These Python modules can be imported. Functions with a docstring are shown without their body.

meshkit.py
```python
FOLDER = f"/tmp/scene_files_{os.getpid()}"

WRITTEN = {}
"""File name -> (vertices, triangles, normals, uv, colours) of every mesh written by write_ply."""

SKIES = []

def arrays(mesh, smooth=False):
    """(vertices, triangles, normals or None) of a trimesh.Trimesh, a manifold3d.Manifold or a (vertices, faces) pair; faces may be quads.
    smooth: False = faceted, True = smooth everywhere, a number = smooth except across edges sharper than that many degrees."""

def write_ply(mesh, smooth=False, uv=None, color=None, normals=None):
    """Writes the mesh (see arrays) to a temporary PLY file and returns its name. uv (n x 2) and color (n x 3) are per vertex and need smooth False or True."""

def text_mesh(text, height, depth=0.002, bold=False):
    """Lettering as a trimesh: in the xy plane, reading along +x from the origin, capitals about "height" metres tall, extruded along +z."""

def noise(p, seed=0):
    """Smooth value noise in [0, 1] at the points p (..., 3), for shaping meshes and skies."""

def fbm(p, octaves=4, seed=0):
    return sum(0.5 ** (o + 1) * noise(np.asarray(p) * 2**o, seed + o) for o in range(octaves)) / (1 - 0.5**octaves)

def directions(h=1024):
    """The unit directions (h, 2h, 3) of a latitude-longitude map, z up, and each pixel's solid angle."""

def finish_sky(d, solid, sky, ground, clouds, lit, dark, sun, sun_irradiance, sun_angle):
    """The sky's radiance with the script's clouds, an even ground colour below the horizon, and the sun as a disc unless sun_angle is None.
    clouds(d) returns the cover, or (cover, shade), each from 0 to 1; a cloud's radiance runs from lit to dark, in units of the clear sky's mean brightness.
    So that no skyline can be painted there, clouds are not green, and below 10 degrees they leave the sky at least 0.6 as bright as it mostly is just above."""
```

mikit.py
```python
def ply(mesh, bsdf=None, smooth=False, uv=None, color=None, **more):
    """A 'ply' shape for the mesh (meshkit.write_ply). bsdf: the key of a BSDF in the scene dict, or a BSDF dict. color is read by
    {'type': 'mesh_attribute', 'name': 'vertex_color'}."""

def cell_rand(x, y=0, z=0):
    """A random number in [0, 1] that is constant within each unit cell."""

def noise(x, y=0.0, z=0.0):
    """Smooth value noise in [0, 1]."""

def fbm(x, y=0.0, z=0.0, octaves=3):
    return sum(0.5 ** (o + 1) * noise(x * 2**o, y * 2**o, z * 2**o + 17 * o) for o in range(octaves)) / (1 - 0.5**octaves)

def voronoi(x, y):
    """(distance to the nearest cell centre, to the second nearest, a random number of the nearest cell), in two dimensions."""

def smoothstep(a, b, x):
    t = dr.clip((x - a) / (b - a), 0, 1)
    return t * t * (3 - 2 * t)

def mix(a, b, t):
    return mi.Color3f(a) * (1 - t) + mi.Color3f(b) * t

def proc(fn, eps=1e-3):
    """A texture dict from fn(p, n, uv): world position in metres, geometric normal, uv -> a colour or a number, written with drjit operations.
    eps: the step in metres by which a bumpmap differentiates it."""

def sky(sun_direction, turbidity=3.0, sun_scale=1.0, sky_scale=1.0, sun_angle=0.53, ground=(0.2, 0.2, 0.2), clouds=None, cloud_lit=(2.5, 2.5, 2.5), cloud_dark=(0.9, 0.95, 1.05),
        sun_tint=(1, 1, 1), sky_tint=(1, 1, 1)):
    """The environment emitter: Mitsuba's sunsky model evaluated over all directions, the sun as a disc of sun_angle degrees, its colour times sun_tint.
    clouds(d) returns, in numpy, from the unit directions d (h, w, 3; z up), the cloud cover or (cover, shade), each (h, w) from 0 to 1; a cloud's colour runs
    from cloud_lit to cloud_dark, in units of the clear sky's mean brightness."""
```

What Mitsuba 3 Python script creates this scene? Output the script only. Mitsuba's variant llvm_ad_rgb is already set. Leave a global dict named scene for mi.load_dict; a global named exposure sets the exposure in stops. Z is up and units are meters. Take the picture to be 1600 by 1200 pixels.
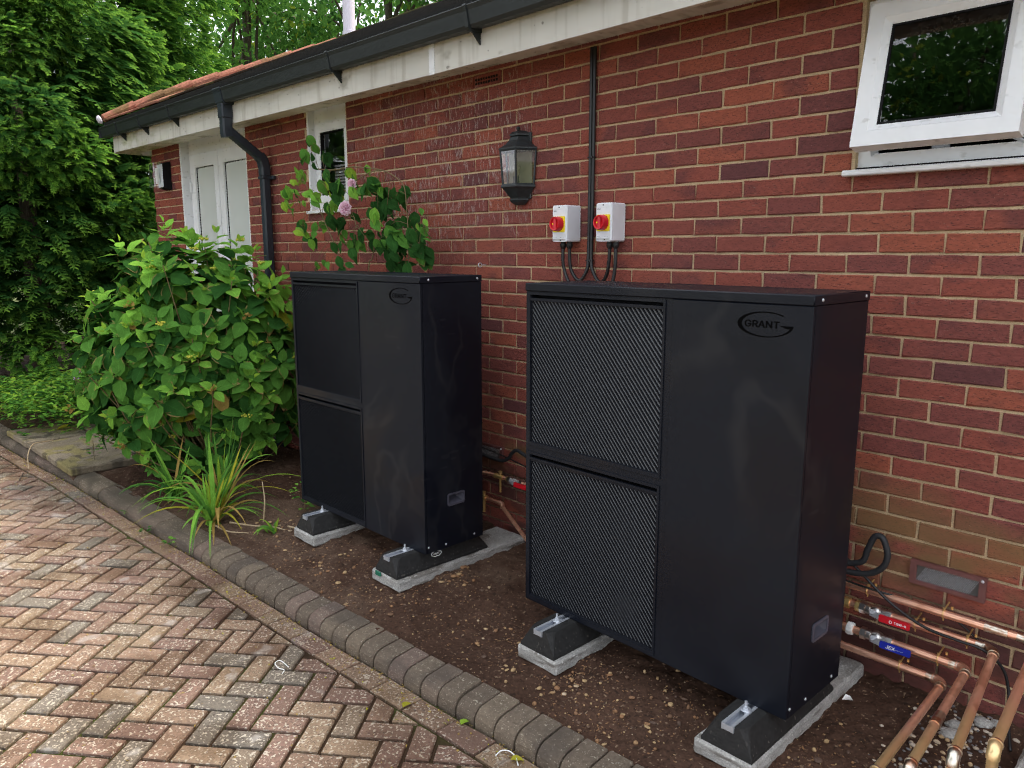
import math
import numpy as np, trimesh, drjit as dr, mitsuba as mi, mikit, meshkit
from mikit import noise, fbm, cell_rand, smoothstep, mix, voronoi
from shapely.geometry import Polygon, box as sbox, Point
from shapely import affinity

# ------------------------------------------------------------------ camera, sky, exposure
T = mi.ScalarTransform4f
CAM = np.array([1.2245, -2.9373, -0.2512])
YAW, PIT = math.radians(-46.132), math.radians(-9.981)
FWD = np.array([math.sin(YAW) * math.cos(PIT), math.cos(YAW) * math.cos(PIT), math.sin(PIT)])
scene, labels = {}, {}
scene['camera'] = {'type': 'perspective', 'fov': 2 * math.degrees(math.atan(800 / 1183.71)), 'fov_axis': 'x',
                   'near_clip': 0.02, 'far_clip': 400.0,
                   'to_world': T().look_at(origin=CAM.tolist(), target=(CAM + FWD).tolist(), up=[0, 0, 1])}
scene['sky'] = mikit.sky((0.22, 0.48, 0.85), turbidity=3, sun_scale=0.5, sun_angle=26, clouds=lambda d: 1.0,
                         cloud_lit=(2.3, 2.4, 2.6))
exposure = 3.0

rng = np.random.default_rng(11)
RGT = np.cross(FWD, [0, 0, 1]); RGT /= np.linalg.norm(RGT); UPV = np.cross(RGT, FWD)


def on_screen(p):
    """distance and picture position (1600 x 1200), used only to choose which pieces show largest"""
    d = np.atleast_2d(p) - CAM
    z = d @ FWD
    zz = np.where(z > 0.1, z, 0.1)
    return z, 800 + 1183.7 * (d @ RGT) / zz, 600 - 1183.7 * (d @ UPV) / zz


# ------------------------------------------------------------------ bookkeeping
def numbered(name):
    if name not in scene and name not in labels:
        return name
    i = 1
    while f'{name}_{i:03d}' in scene or f'{name}_{i:03d}' in labels:
        i += 1
    return f'{name}_{i:03d}'


_next = {}


def child_key(parent, name):
    k = f'{parent}__{name}'
    n = _next.get(k, 0)
    _next[k] = n + 1
    return k if n == 0 else f'{k}_{n:03d}'


def thing(name, label, cat, group=None, kind=None):
    key = numbered(name)
    labels[key] = {'label': label, 'category': cat}
    if group: labels[key]['group'] = group
    if kind: labels[key]['kind'] = kind
    return key


def solo(name, mesh, bsdf, label, cat, smooth=False, group=None, kind=None, **kw):
    key = thing(name, label, cat, group, kind)
    scene[key] = mikit.ply(mesh, bsdf, smooth, **kw)
    return key


def part(parent, name, mesh, bsdf, smooth=False, label=None, kind=None, M=None, uv=None):
    key = child_key(parent, name)
    d = mesh if isinstance(mesh, dict) else mikit.ply(mesh, bsdf, smooth, uv=uv)
    if M is not None: d = {**d, 'to_world': T(np.asarray(M, float))}
    scene[key] = d
    if label or kind:
        labels[key] = {k: v for k, v in (('label', label), ('kind', kind)) if v}
    return key


# ------------------------------------------------------------------ mesh helpers
def tm(v, f):
    return trimesh.Trimesh(np.asarray(v, float), np.asarray(f, int), process=False)


def join(ms):
    return trimesh.util.concatenate([m for m in ms if m is not None])


def box(lo, hi, ch=0.0):
    lo, hi = np.minimum(lo, hi).astype(float), np.maximum(lo, hi).astype(float)
    if ch <= 0:
        b = trimesh.creation.box(extents=hi - lo)
        b.apply_translation((lo + hi) / 2)
        return b
    pts = []
    for s in np.ndindex(2, 2, 2):
        c = np.where(np.array(s) == 0, lo, hi)
        inw = np.where(np.array(s) == 0, ch, -ch)
        for k in range(3):
            q = c + inw; q[k] = c[k]; pts.append(q)
    return trimesh.convex.convex_hull(np.array(pts))


def hull(pts):
    return trimesh.convex.convex_hull(np.asarray(pts, float))


def spline(pts, n=8):
    p = np.asarray(pts, float)
    p = np.vstack([2 * p[0] - p[1], p, 2 * p[-1] - p[-2]])
    out = []
    for i in range(1, len(p) - 2):
        for t in np.linspace(0, 1, n, endpoint=False):
            a, b, c, d = p[i - 1:i + 3]
            out.append(0.5 * (2 * b + (c - a) * t + (2 * a - 5 * b + 4 * c - d) * t * t + (3 * b - a - 3 * c + d) * t ** 3))
    out.append(p[-2])
    return np.array(out)


def tube(pts, r, n=10, caps=True):
    p = np.asarray(pts, float)
    r = np.broadcast_to(np.asarray(r, float), (len(p),))
    t = np.gradient(p, axis=0); t /= np.linalg.norm(t, axis=1, keepdims=True) + 1e-12
    a = np.cross(t[0], [0, 0, 1.0] if abs(t[0][2]) < .9 else [1.0, 0, 0]); a /= np.linalg.norm(a)
    ang = np.arange(n) / n * 2 * np.pi
    V = []
    for i in range(len(p)):
        a = a - t[i] * (a @ t[i]); a /= np.linalg.norm(a)
        b = np.cross(t[i], a)
        V.append(p[i] + r[i] * (np.cos(ang)[:, None] * a + np.sin(ang)[:, None] * b))
    V = np.vstack(V); F = []
    i = np.arange(n); j = (i + 1) % n
    for k in range(len(p) - 1):
        F += [np.c_[k * n + i, k * n + j, (k + 1) * n + j], np.c_[k * n + i, (k + 1) * n + j, (k + 1) * n + i]]
    if caps:
        V = np.vstack([V, p[:1], p[-1:]])
        F += [np.c_[j, i, np.full(n, len(V) - 2)], np.c_[(len(p) - 1) * n + i, (len(p) - 1) * n + j, np.full(n, len(V) - 1)]]
    return tm(V, np.vstack(F))


def cyl(p0, p1, r, n=16):
    return tube([p0, p1], r, n)


def extrude(poly, h):
    ps = getattr(poly, 'geoms', [poly])
    return join([trimesh.creation.extrude_polygon(g, h, engine='earcut') for g in ps if g.area > 1e-9])


def mapped(m, M):
    m = m.copy(); m.apply_transform(np.asarray(M, float))
    return m


def frame(o, a, b, c):
    M = np.eye(4); M[:3, 0], M[:3, 1], M[:3, 2], M[:3, 3] = a, b, c, o
    return M


def along_x(poly, x0, x1):
    """polygon given in (y, z), extruded from x0 to x1"""
    return mapped(extrude(poly, x1 - x0), frame((x0, 0, 0), (0, 1, 0), (0, 0, 1), (1, 0, 0)))


def front_plate(poly, y0, y1):
    """polygon given in (x, z), extruded in y from y0 to y1"""
    return mapped(extrude(poly, y1 - y0), frame((0, y1, 0), (1, 0, 0), (0, 0, 1), (0, -1, 0)))


def lathe(prof, n=16, M=None):
    r = np.array([q[0] for q in prof], float); z = np.array([q[1] for q in prof], float)
    ang = np.arange(n) / n * 2 * np.pi
    V = np.vstack([np.c_[np.cos(ang) * a, np.sin(ang) * a, np.full(n, b)] for a, b in zip(r, z)])
    F = []; i = np.arange(n); j = (i + 1) % n
    for k in range(len(r) - 1):
        F += [np.c_[k * n + i, k * n + j, (k + 1) * n + j], np.c_[k * n + i, (k + 1) * n + j, (k + 1) * n + i]]
    m = tm(V, np.vstack(F))
    return m if M is None else mapped(m, M)


def axis_frame(p0, p1):
    z = np.asarray(p1, float) - np.asarray(p0, float); z /= np.linalg.norm(z)
    x = np.cross(z, [0, 0, 1.0] if abs(z[2]) < .9 else [1.0, 0, 0]); x /= np.linalg.norm(x)
    return frame(p0, x, np.cross(z, x), z)


def bevel_poly(pts, ztop, ch, depth):
    """convex polygon (n,2) as a block: flat top, chamfer, sides"""
    p = np.asarray(pts, float)
    if np.sum(p[:, 0] * np.roll(p[:, 1], -1) - p[:, 1] * np.roll(p[:, 0], -1)) < 0: p = p[::-1]
    g = Polygon(p).buffer(-ch, join_style=2)
    n = len(p)
    c = p.mean(0)
    if g.is_empty or g.geom_type != 'Polygon' or len(g.exterior.coords) - 1 != n:
        q = c + (p - c) * 0.93
    else:
        q = np.array(g.exterior.coords)[:-1]
        if np.sum(q[:, 0] * np.roll(q[:, 1], -1) - q[:, 1] * np.roll(q[:, 0], -1)) < 0: q = q[::-1]
        k = np.argmin(np.linalg.norm(q - p[0], axis=1)); q = np.roll(q, -k, axis=0)
    V = np.vstack([np.c_[q, np.full(n, ztop)], np.c_[p, np.full(n, ztop - ch)], np.c_[p, np.full(n, ztop - depth)]])
    i = np.arange(n); j = (i + 1) % n
    F = [np.c_[np.zeros(n - 2, int), np.arange(1, n - 1), np.arange(2, n)]]
    for a, b in ((1, 0), (2, 1)):
        F += [np.c_[a * n + i, a * n + j, b * n + j], np.c_[a * n + i, b * n + j, b * n + i]]
    return tm(V, np.vstack(F))


def rough_box(lo, hi, ch, step, amp, seed=0, freq=18):
    m = box(lo, hi, ch)
    v, f = trimesh.remesh.subdivide_to_size(m.vertices, m.faces, step)
    m = trimesh.Trimesh(v, f, process=True)
    d = meshkit.fbm(m.vertices * freq + seed, 3, seed) - .5
    m.vertices = m.vertices + m.vertex_normals * (d * 2 * amp)[:, None]
    return m


# ------------------------------------------------------------------ materials
def C(*c): return {'type': 'rgb', 'value': list(c)}


def mat(name, color, rough=0.6, metallic=0.0, bump=None, bscale=1.0, eps=1e-3, spec=None, **kw):
    c = mikit.proc(color) if callable(color) else C(*color)
    r = mikit.proc(rough) if callable(rough) else float(rough)
    b = {'type': 'principled', 'base_color': c, 'roughness': r, 'metallic': metallic, **kw}
    if spec is not None: b['specular'] = spec
    if bump is not None:
        b = {'type': 'bumpmap', 'tex': mikit.proc(bump, eps), 'scale': bscale, 'bsdf': b}
    scene[name] = {'type': 'twosided', 'bsdf': b}
    return name


def K(*c): return mi.Color3f(*c)


def brick_color(p, n, uv):
    row = dr.floor(p.z / 0.075 + 0.5)
    odd = row - 2 * dr.floor(row * 0.5)
    col = dr.floor(p.x / 0.225 + 0.5 * odd)
    r1, r2, r3 = cell_rand(col, row, 1), cell_rand(col, row, 2), cell_rand(col, row, 3)
    c = mix(K(.185, .054, .045), K(.235, .062, .044), smoothstep(.15, .75, r1))
    c = mix(c, K(.285, .078, .047), smoothstep(.62, .95, r2))
    c = mix(c, K(.118, .041, .041), smoothstep(.92, .99, r3))
    g = fbm(p.x * 6 + r1 * 40, p.z * 9, r2 * 20, 3)
    c = mix(c, K(.115, .040, .040), smoothstep(.52, .78, g) * .65)
    f = fbm(p.x * 110, p.y * 110, p.z * 170, 3)
    c = c * (0.66 + 0.68 * f)
    s = noise(p.x * 170, p.y * 170, p.z * 300)
    c = mix(c, K(.035, .018, .018), smoothstep(.68, .86, s) * .75)
    c = mix(c, K(.40, .28, .22), smoothstep(.90, .97, noise(p.x * 190 + 7, p.y * 190, p.z * 190)) * .5)
    # algae and splash stain near the foot of the wall
    low = smoothstep(-1.0, -1.35, p.z + .35 * (fbm(p.x * 2.2, p.z * 3, 3.0, 3) - .5))
    up = 1 - smoothstep(-1.40, -1.62, p.z)
    c = mix(c, K(.17, .105, .045), low * up * smoothstep(.35, .62, fbm(p.x * 3.5 + 9, p.z * 8, 1.0, 3)) * .8)
    c = mix(c, K(.075, .035, .03), smoothstep(.38, .60, fbm(p.x * 4, p.z * 7, 12.0, 3)) * smoothstep(-1.42, -1.6, p.z) * .8)
    # dried climber marks: short pale strokes on the stretch between window and lantern
    reg = smoothstep(-3.7, -3.1, p.x) * (1 - smoothstep(-1.9, -1.5, p.x)) * smoothstep(-.42, .0, p.z)
    for k, (sx, sz, sl) in enumerate(((95.0, 17.0, 1.2), (130.0, 24.0, -.8))):
        xx = p.x * sx + p.z * sl * 9 + 2.2 * (noise(p.x * 30, p.z * 22, k * 5.0) - .5)
        cx, cz = dr.floor(xx), dr.floor(p.z * sz + cell_rand(dr.floor(xx), 5, k) * 7)
        on = dr.select(cell_rand(cx, cz, 7 + k) > .80, 1.0, 0.0)
        t = xx - cx
        u = p.z * sz + cell_rand(cx, 5, k) * 7 - cz
        w = smoothstep(.22, .42, t) * (1 - smoothstep(.58, .78, t)) * smoothstep(0., .2, u) * (1 - smoothstep(.6, 1., u))
        c = mix(c, K(.46, .40, .37), on * w * reg * .62 * smoothstep(.35, .6, fbm(p.x * 3, p.z * 3, 8.0, 2)))
    return c


def brick_bump(p, n, uv):
    return .0018 * fbm(p.x * 120, p.y * 120, p.z * 230, 3) - .0012 * smoothstep(.62, .8, noise(p.x * 70, p.y * 70, p.z * 240))


def mortar_color(p, n, uv):
    c = mix(K(.36, .265, .16), K(.51, .385, .235), fbm(p.x * 14, p.y * 14, p.z * 20, 3))
    c = mix(c, K(.10, .075, .055), smoothstep(.40, .60, fbm(p.x * 5, p.z * 9, 4.0, 3)) * smoothstep(-1.3, -1.55, p.z) * .8)
    return c * (.75 + .5 * noise(p.x * 300, p.y * 300, p.z * 300))


def mortar_bump(p, n, uv): return .0022 * fbm(p.x * 130, p.y * 130, p.z * 130, 3)


mat('m_brick', brick_color, .88, bump=brick_bump, bscale=1.0, spec=.3)
mat('m_mortar', mortar_color, .95, bump=mortar_bump, spec=.2)


def paver_color(p, n, uv):
    a, b = uv.x, uv.y
    c = mix(K(.215, .138, .108), K(.25, .168, .120), smoothstep(.15, .5, a))
    c = mix(c, K(.27, .195, .132), smoothstep(.5, .74, a))
    c = mix(c, K(.19, .165, .135), smoothstep(.83, .88, a))
    c = c * (.86 + .24 * b)
    s = fbm(p.x * 150, p.y * 150, p.z * 150, 2)
    c = c * (.66 + .68 * s)
    w = noise(p.x * 150, p.y * 150, p.z * 150 + 3)
    c = mix(c, K(.56, .51, .42), smoothstep(.64, .82, w) * .8)
    d = noise(p.x * 170 + 11, p.y * 170, p.z * 170)
    c = mix(c, K(.07, .055, .05), smoothstep(.76, .90, d) * .7)
    g = fbm(p.x * 4.5, p.y * 4.5, 2.0, 4)
    c = mix(c, c * K(.52, .46, .40), smoothstep(.5, .72, g) * .65)
    c = mix(c, K(.50, .48, .45), smoothstep(.70, .82, fbm(p.x * 9 + 5, p.y * 9, 6.0, 4)) * .4)
    # darker, browner band beside the kerb
    return mix(c, c * K(.55, .48, .42), smoothstep(-1.95, -1.45, p.y - .035 * (p.x + 2) + .5 * (g - .5)) * .65)


def grit_bump(p, n, uv): return .0016 * fbm(p.x * 190, p.y * 190, p.z * 190, 2)


mat('m_paver', paver_color, .85, bump=grit_bump, spec=.3)


def joint_color(p, n, uv):
    c = mix(K(.030, .019, .012), K(.055, .034, .021), fbm(p.x * 40, p.y * 40, 0.0, 3))
    return mix(c, K(.045, .06, .014), smoothstep(.50, .68, fbm(p.x * 2.5 + 3, p.y * 2.5, 5.0, 4)) * .85)


mat('m_joint', joint_color, .95, bump=lambda p, n, uv: .004 * fbm(p.x * 90, p.y * 90, 1.0, 3), spec=.1)


def kerb_color(p, n, uv):
    c = mix(K(.098, .075, .056), K(.145, .112, .080), uv.x)
    c = mix(c, K(.15, .105, .085), smoothstep(.75, .95, uv.y) * .8)
    c = c * (.62 + .76 * fbm(p.x * 120, p.y * 120, p.z * 120, 3))
    c = mix(c, K(.42, .38, .30), smoothstep(.74, .86, noise(p.x * 230, p.y * 230, p.z * 230)) * .6)
    c = mix(c, K(.055, .045, .038), smoothstep(.52, .75, fbm(p.x * 5, p.y * 5, p.z * 14, 4)) * .6)
    moss = smoothstep(-3.2, -4.2, p.x) * smoothstep(.3, .55, fbm(p.x * 6, p.y * 6, p.z * 9, 3))  # dark brown patches, only towards the far left blocks
    return mix(c, K(.06, .05, .035), moss * .75)


mat('m_kerb', kerb_color, .88, bump=grit_bump, spec=.3)


def soil_color(p, n, uv):
    c = mix(K(.034, .018, .012), K(.082, .045, .030), fbm(p.x * 3.2, p.y * 3.2, 1.0, 4))
    c = mix(c, K(.115, .075, .052), smoothstep(.50, .68, fbm(p.x * 1.7 + 4, p.y * 2.2, 7.0, 4)) * .7)
    c = c * (.55 + .9 * fbm(p.x * 130, p.y * 130, p.z * 130, 3))
    c = mix(c, K(.30, .21, .14), smoothstep(.80, .88, noise(p.x * 120, p.y * 120, p.z * 120)) * .55)
    return mix(c, K(.02, .013, .010), smoothstep(.72, .86, noise(p.x * 85 + 3, p.y * 85, p.z * 85)) * .6)


mat('m_soil', soil_color, .95, bump=lambda p, n, uv: .006 * fbm(p.x * 95, p.y * 95, p.z * 95, 3), spec=.15)


def stone_color(p, n, uv):
    a = uv.x
    c = mix(K(.10, .062, .045), K(.26, .135, .065), smoothstep(.05, .35, a))
    c = mix(c, K(.40, .27, .14), smoothstep(.35, .6, a))
    c = mix(c, K(.50, .42, .33), smoothstep(.68, .8, a))
    c = mix(c, K(.15, .14, .14), smoothstep(.86, .9, a))
    return c * (.65 + .6 * fbm(p.x * 130, p.y * 130, p.z * 130, 2))


mat('m_stone', stone_color, .75, spec=.35)


def concrete_color(p, n, uv):
    c = mix(K(.23, .225, .21), K(.40, .39, .365), fbm(p.x * 22, p.y * 22, p.z * 22, 4))
    c = c * (.7 + .6 * noise(p.x * 230, p.y * 230, p.z * 230))
    c = mix(c, K(.10, .085, .07), smoothstep(.56, .74, fbm(p.x * 9 + 2, p.y * 9, p.z * 40, 4)) * .75)
    return mix(c, K(.62, .61, .58), smoothstep(.76, .86, noise(p.x * 120 + 9, p.y * 120, p.z * 120)) * .5)


mat('m_concrete', concrete_color, .9, bump=lambda p, n, uv: .003 * fbm(p.x * 110, p.y * 110, p.z * 110, 3), spec=.25)


def flag_color(p, n, uv):
    c = mix(K(.115, .09, .06), K(.24, .20, .145), fbm(p.x * 4, p.y * 4 + 3, 2.0, 4))
    c = mix(c, K(.19, .16, .055), smoothstep(.52, .68, fbm(p.x * 6 + 7, p.y * 6, 9.0, 4)) * .7)
    c = mix(c, K(.05, .042, .034), smoothstep(.58, .72, fbm(p.x * 11, p.y * 11, 4.0, 4)) * .7)
    return c * (.65 + .7 * fbm(p.x * 90, p.y * 90, p.z * 90, 3))


mat('m_flag', flag_color, .9, bump=lambda p, n, uv: .010 * fbm(p.x * 16, p.y * 16, p.z * 20, 4), spec=.25)


def paint_rough(p, n, uv):
    q = fbm(p.x * 2.6 + 1.5 * noise(p.z * 2.0, p.x * 2.0), p.y * 4, p.z * 2.1, 3)
    return .32 + .26 * smoothstep(.42, .62, q) + .06 * noise(p.x * 7, p.y * 7, p.z * 45)


def paint_color(p, n, uv):
    """dusty wipe marks on the black powder coat"""
    q = fbm(p.x * 3.2 + 2.0 * noise(p.z * 2.3, p.x * 1.7), p.y * 5, p.z * 1.5 + 1.2 * noise(p.x * 2.0, p.z), 4)
    arc = 1 - smoothstep(.0, .05, dr.abs(q - .56))
    c = K(.0044, .0060, .0108) + K(.0075, .007, .006) * arc * smoothstep(.42, .62, fbm(p.x * 1.4, p.y, p.z * 1.4, 2))
    sc = noise(p.x * 16 + p.z * 9, p.y * 16, p.z * 55) * noise(p.x * 3 + 4, p.y * 3, p.z * 3)
    return c + K(.006, .006, .006) * smoothstep(.64, .74, sc)


mat('m_paint', paint_color, paint_rough, spec=.28)
mat('m_black', (.006, .006, .007), .8, spec=.2)
mat('m_logo', (.0006, .0006, .0008), .7, spec=.05)
mat('m_panel', lambda p, n, uv: K(.56, .585, .555) * (.93 + .1 * fbm(p.x * 4, p.y * 4, p.z * 2, 3)), .4, spec=.5)
mat('m_blade', (.007, .008, .011), .6, spec=.12)
mat('m_fin', (.15, .16, .17), .6)
mat('m_handle', (.06, .06, .08), .35, spec=.5)


def rubber_color(p, n, uv):
    c = K(.017, .0168, .0165) * (.6 + .9 * fbm(p.x * 70, p.y * 70, p.z * 70, 3))
    return mix(c, K(.13, .115, .10), smoothstep(.78, .88, noise(p.x * 150, p.y * 150, p.z * 60)) * .5 * smoothstep(-1.77, -1.85, p.z))


mat('m_rubber', rubber_color, .62, bump=lambda p, n, uv: .0016 * fbm(p.x * 170, p.y * 170, p.z * 170, 2), spec=.35)
mat('m_zinc', (.62, .65, .70), .42, metallic=.7)
mat('m_chrome', (.78, .77, .75), .27, metallic=1.0)
mat('m_brass', (.78, .55, .22), .35, metallic=.8)


def copper_color(p, n, uv):
    c = mix(K(1.0, .60, .43), K(.90, .45, .29), fbm(p.x * 9, p.y * 9, p.z * 9, 3))
    c = mix(c, K(.62, .28, .17), smoothstep(.5, .7, fbm(p.x * 30 + 5, p.y * 14, p.z * 30, 3)) * .6)
    fl = smoothstep(-.45, -.72, p.y + .16 * (fbm(p.x * 9, p.y * 9, 3.0, 2) - .5))
    return mix(c, K(.85, .66, .30), fl * .75)


mat('m_copper', copper_color, .33, metallic=.8)


def solder_color(p, n, uv):
    return mix(K(.72, .66, .56), K(.55, .32, .21), smoothstep(.4, .7, fbm(p.x * 60, p.y * 60, p.z * 60, 3)))


mat('m_solder', solder_color, .32, metallic=1.0)
mat('m_cable', (.011, .011, .012), .42, spec=.5)
mat('m_lag', (.02, .021, .024), .6, spec=.4)
mat('m_red', (.55, .012, .022), .35, spec=.5)
mat('m_blue', (.012, .025, .33), .35, spec=.5)
mat('m_yellow', (.80, .62, .015), .45, spec=.4)
mat('m_white_print', (.8, .8, .8), .6)
mat('m_grey_print', (.28, .29, .31), .6)
mat('m_dark_print', (.02, .02, .02), .6)
mat('m_box', (.70, .72, .76), .4, spec=.5)
mat('m_plastic_white', (.72, .72, .70), .45, spec=.5)


def upvc_color(p, n, uv):
    c = K(.74, .75, .76) * (.88 + .16 * fbm(p.x * 9, p.y * 9, p.z * 3, 3))
    return mix(c, K(.25, .23, .18), smoothstep(.66, .82, fbm(p.x * 25, p.y * 25, p.z * 40, 3)) * .35)


mat('m_upvc', upvc_color, .38, spec=.5)


def fascia_color(p, n, uv):
    c = K(.60, .585, .53) * (.8 + .3 * fbm(p.x * 3, p.y * 3, p.z * 3, 3))
    st = fbm(p.x * 26, p.y * 9, p.z * 2.0, 3)
    c = mix(c, K(.30, .27, .21), smoothstep(.5, .72, st) * .4)
    c = mix(c, K(.17, .15, .10), smoothstep(.62, .78, fbm(p.x * 5 + 3, p.y * 12, p.z * 8, 4)) * .55)
    c = mix(c, K(.30, .33, .14), smoothstep(-5.6, -6.8, p.x) * smoothstep(.45, .6, fbm(p.x * 4, p.y * 9, p.z * 6, 3)) * .6)
    return mix(c, K(.05, .04, .03), smoothstep(.86, .92, noise(p.x * 38, p.y * 38, p.z * 38)) * .6)


mat('m_fascia', fascia_color, .6, spec=.35)
mat('m_gutter', lambda p, n, uv: K(.017, .021, .022) * (.75 + .5 * fbm(p.x * 5, p.y * 20, p.z * 20, 3)), .5, spec=.4)
mat('m_pipe_grey', lambda p, n, uv: K(.019, .025, .034) * (.8 + .4 * fbm(p.x * 20, p.y * 20, p.z * 4, 3)), .4, spec=.45)


def tile_color(p, n, uv):
    c = mix(K(.020, .014, .010), K(.045, .028, .018), fbm(p.x * 9, p.y * 9, p.z * 9, 4))
    c = mix(c, K(.27, .115, .08), smoothstep(-5.3, -6.2, p.x) * .9)
    c = mix(c, K(.07, .07, .02), smoothstep(.5, .66, fbm(p.x * 5 + 2, p.y * 5, p.z * 5, 4)) * .6)
    return c * (.7 + .6 * noise(p.x * 60, p.y * 60, p.z * 60))


mat('m_tile', tile_color, .85, spec=.25)
mat('m_dark', (.012, .012, .013), .7)
mat('m_flue', lambda p, n, uv: K(.66, .62, .70) * (.85 + .2 * fbm(p.x * 12, p.y * 12, p.z * 5, 3)), .45)
mat('m_vent', lambda p, n, uv: K(.13, .05, .045) * (.8 + .4 * fbm(p.x * 30, p.y * 30, p.z * 30, 2)), .5)
mat('m_mesh', (.07, .066, .062), .7)
mat('m_lantern', lambda p, n, uv: K(.018, .022, .024) * (.7 + .8 * fbm(p.x * 40, p.y * 40, p.z * 40, 3)), .45, spec=.45)
mat('m_cream', (.13, .12, .08), .6)
mat('m_room', (.05, .052, .055), .9)
mat('m_blind', (.35, .36, .37), .8)
scene['m_glass'] = {'type': 'thindielectric', 'int_ior': 1.6}
scene['m_lens'] = {'type': 'thindielectric', 'int_ior': 1.5}


def leaf_color(p, n, uv):
    """uv.x = tone number + position across the blade, uv.y = position along it"""
    k = dr.floor(uv.x); s = uv.x - k - .5; t = uv.y
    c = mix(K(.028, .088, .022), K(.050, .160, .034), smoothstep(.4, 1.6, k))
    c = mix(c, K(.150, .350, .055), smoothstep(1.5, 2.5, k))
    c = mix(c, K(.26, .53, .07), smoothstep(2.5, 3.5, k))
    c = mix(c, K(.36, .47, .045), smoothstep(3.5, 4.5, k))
    c = mix(c, K(.45, .30, .04), smoothstep(4.5, 5.5, k))      # yellowed
    c = mix(c, K(.33, .235, .12), smoothstep(5.5, 6.5, k))     # dry
    c = c * (.8 + .45 * fbm(p.x * 26, p.y * 26, p.z * 26, 2))
    vein = (1 - smoothstep(.0, .03, dr.abs(s))) * .5
    q = t * 7 - dr.abs(s) * 5
    vein = dr.maximum(vein, (1 - smoothstep(0.0, .16, dr.abs(q - dr.floor(q) - .5))) * .22)
    c = mix(c, c * 1.7 + K(.015, .02, .004), vein)
    edge = smoothstep(.30, .5, dr.abs(s)) + smoothstep(.75, 1.0, t)
    b = smoothstep(.58, .69, fbm(p.x * 11 + 3, p.y * 11, p.z * 11, 3)) * smoothstep(.25, .9, edge)
    return mix(c, K(.42, .27, .12), b * .9 * dr.select(k < 5, 1.0, 0.0) * dr.select(k > 0, 1.0, 0.0))


def thin(name, color, rough=.45, trans=.55, eta=1.45, **kw):
    c = mikit.proc(color) if callable(color) else color
    scene[name] = {'type': 'principledthin', 'base_color': c, 'roughness': rough, 'diff_trans': trans, 'eta': eta, **kw}


thin('m_leaf', leaf_color, .26, .75, 1.55)


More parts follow.
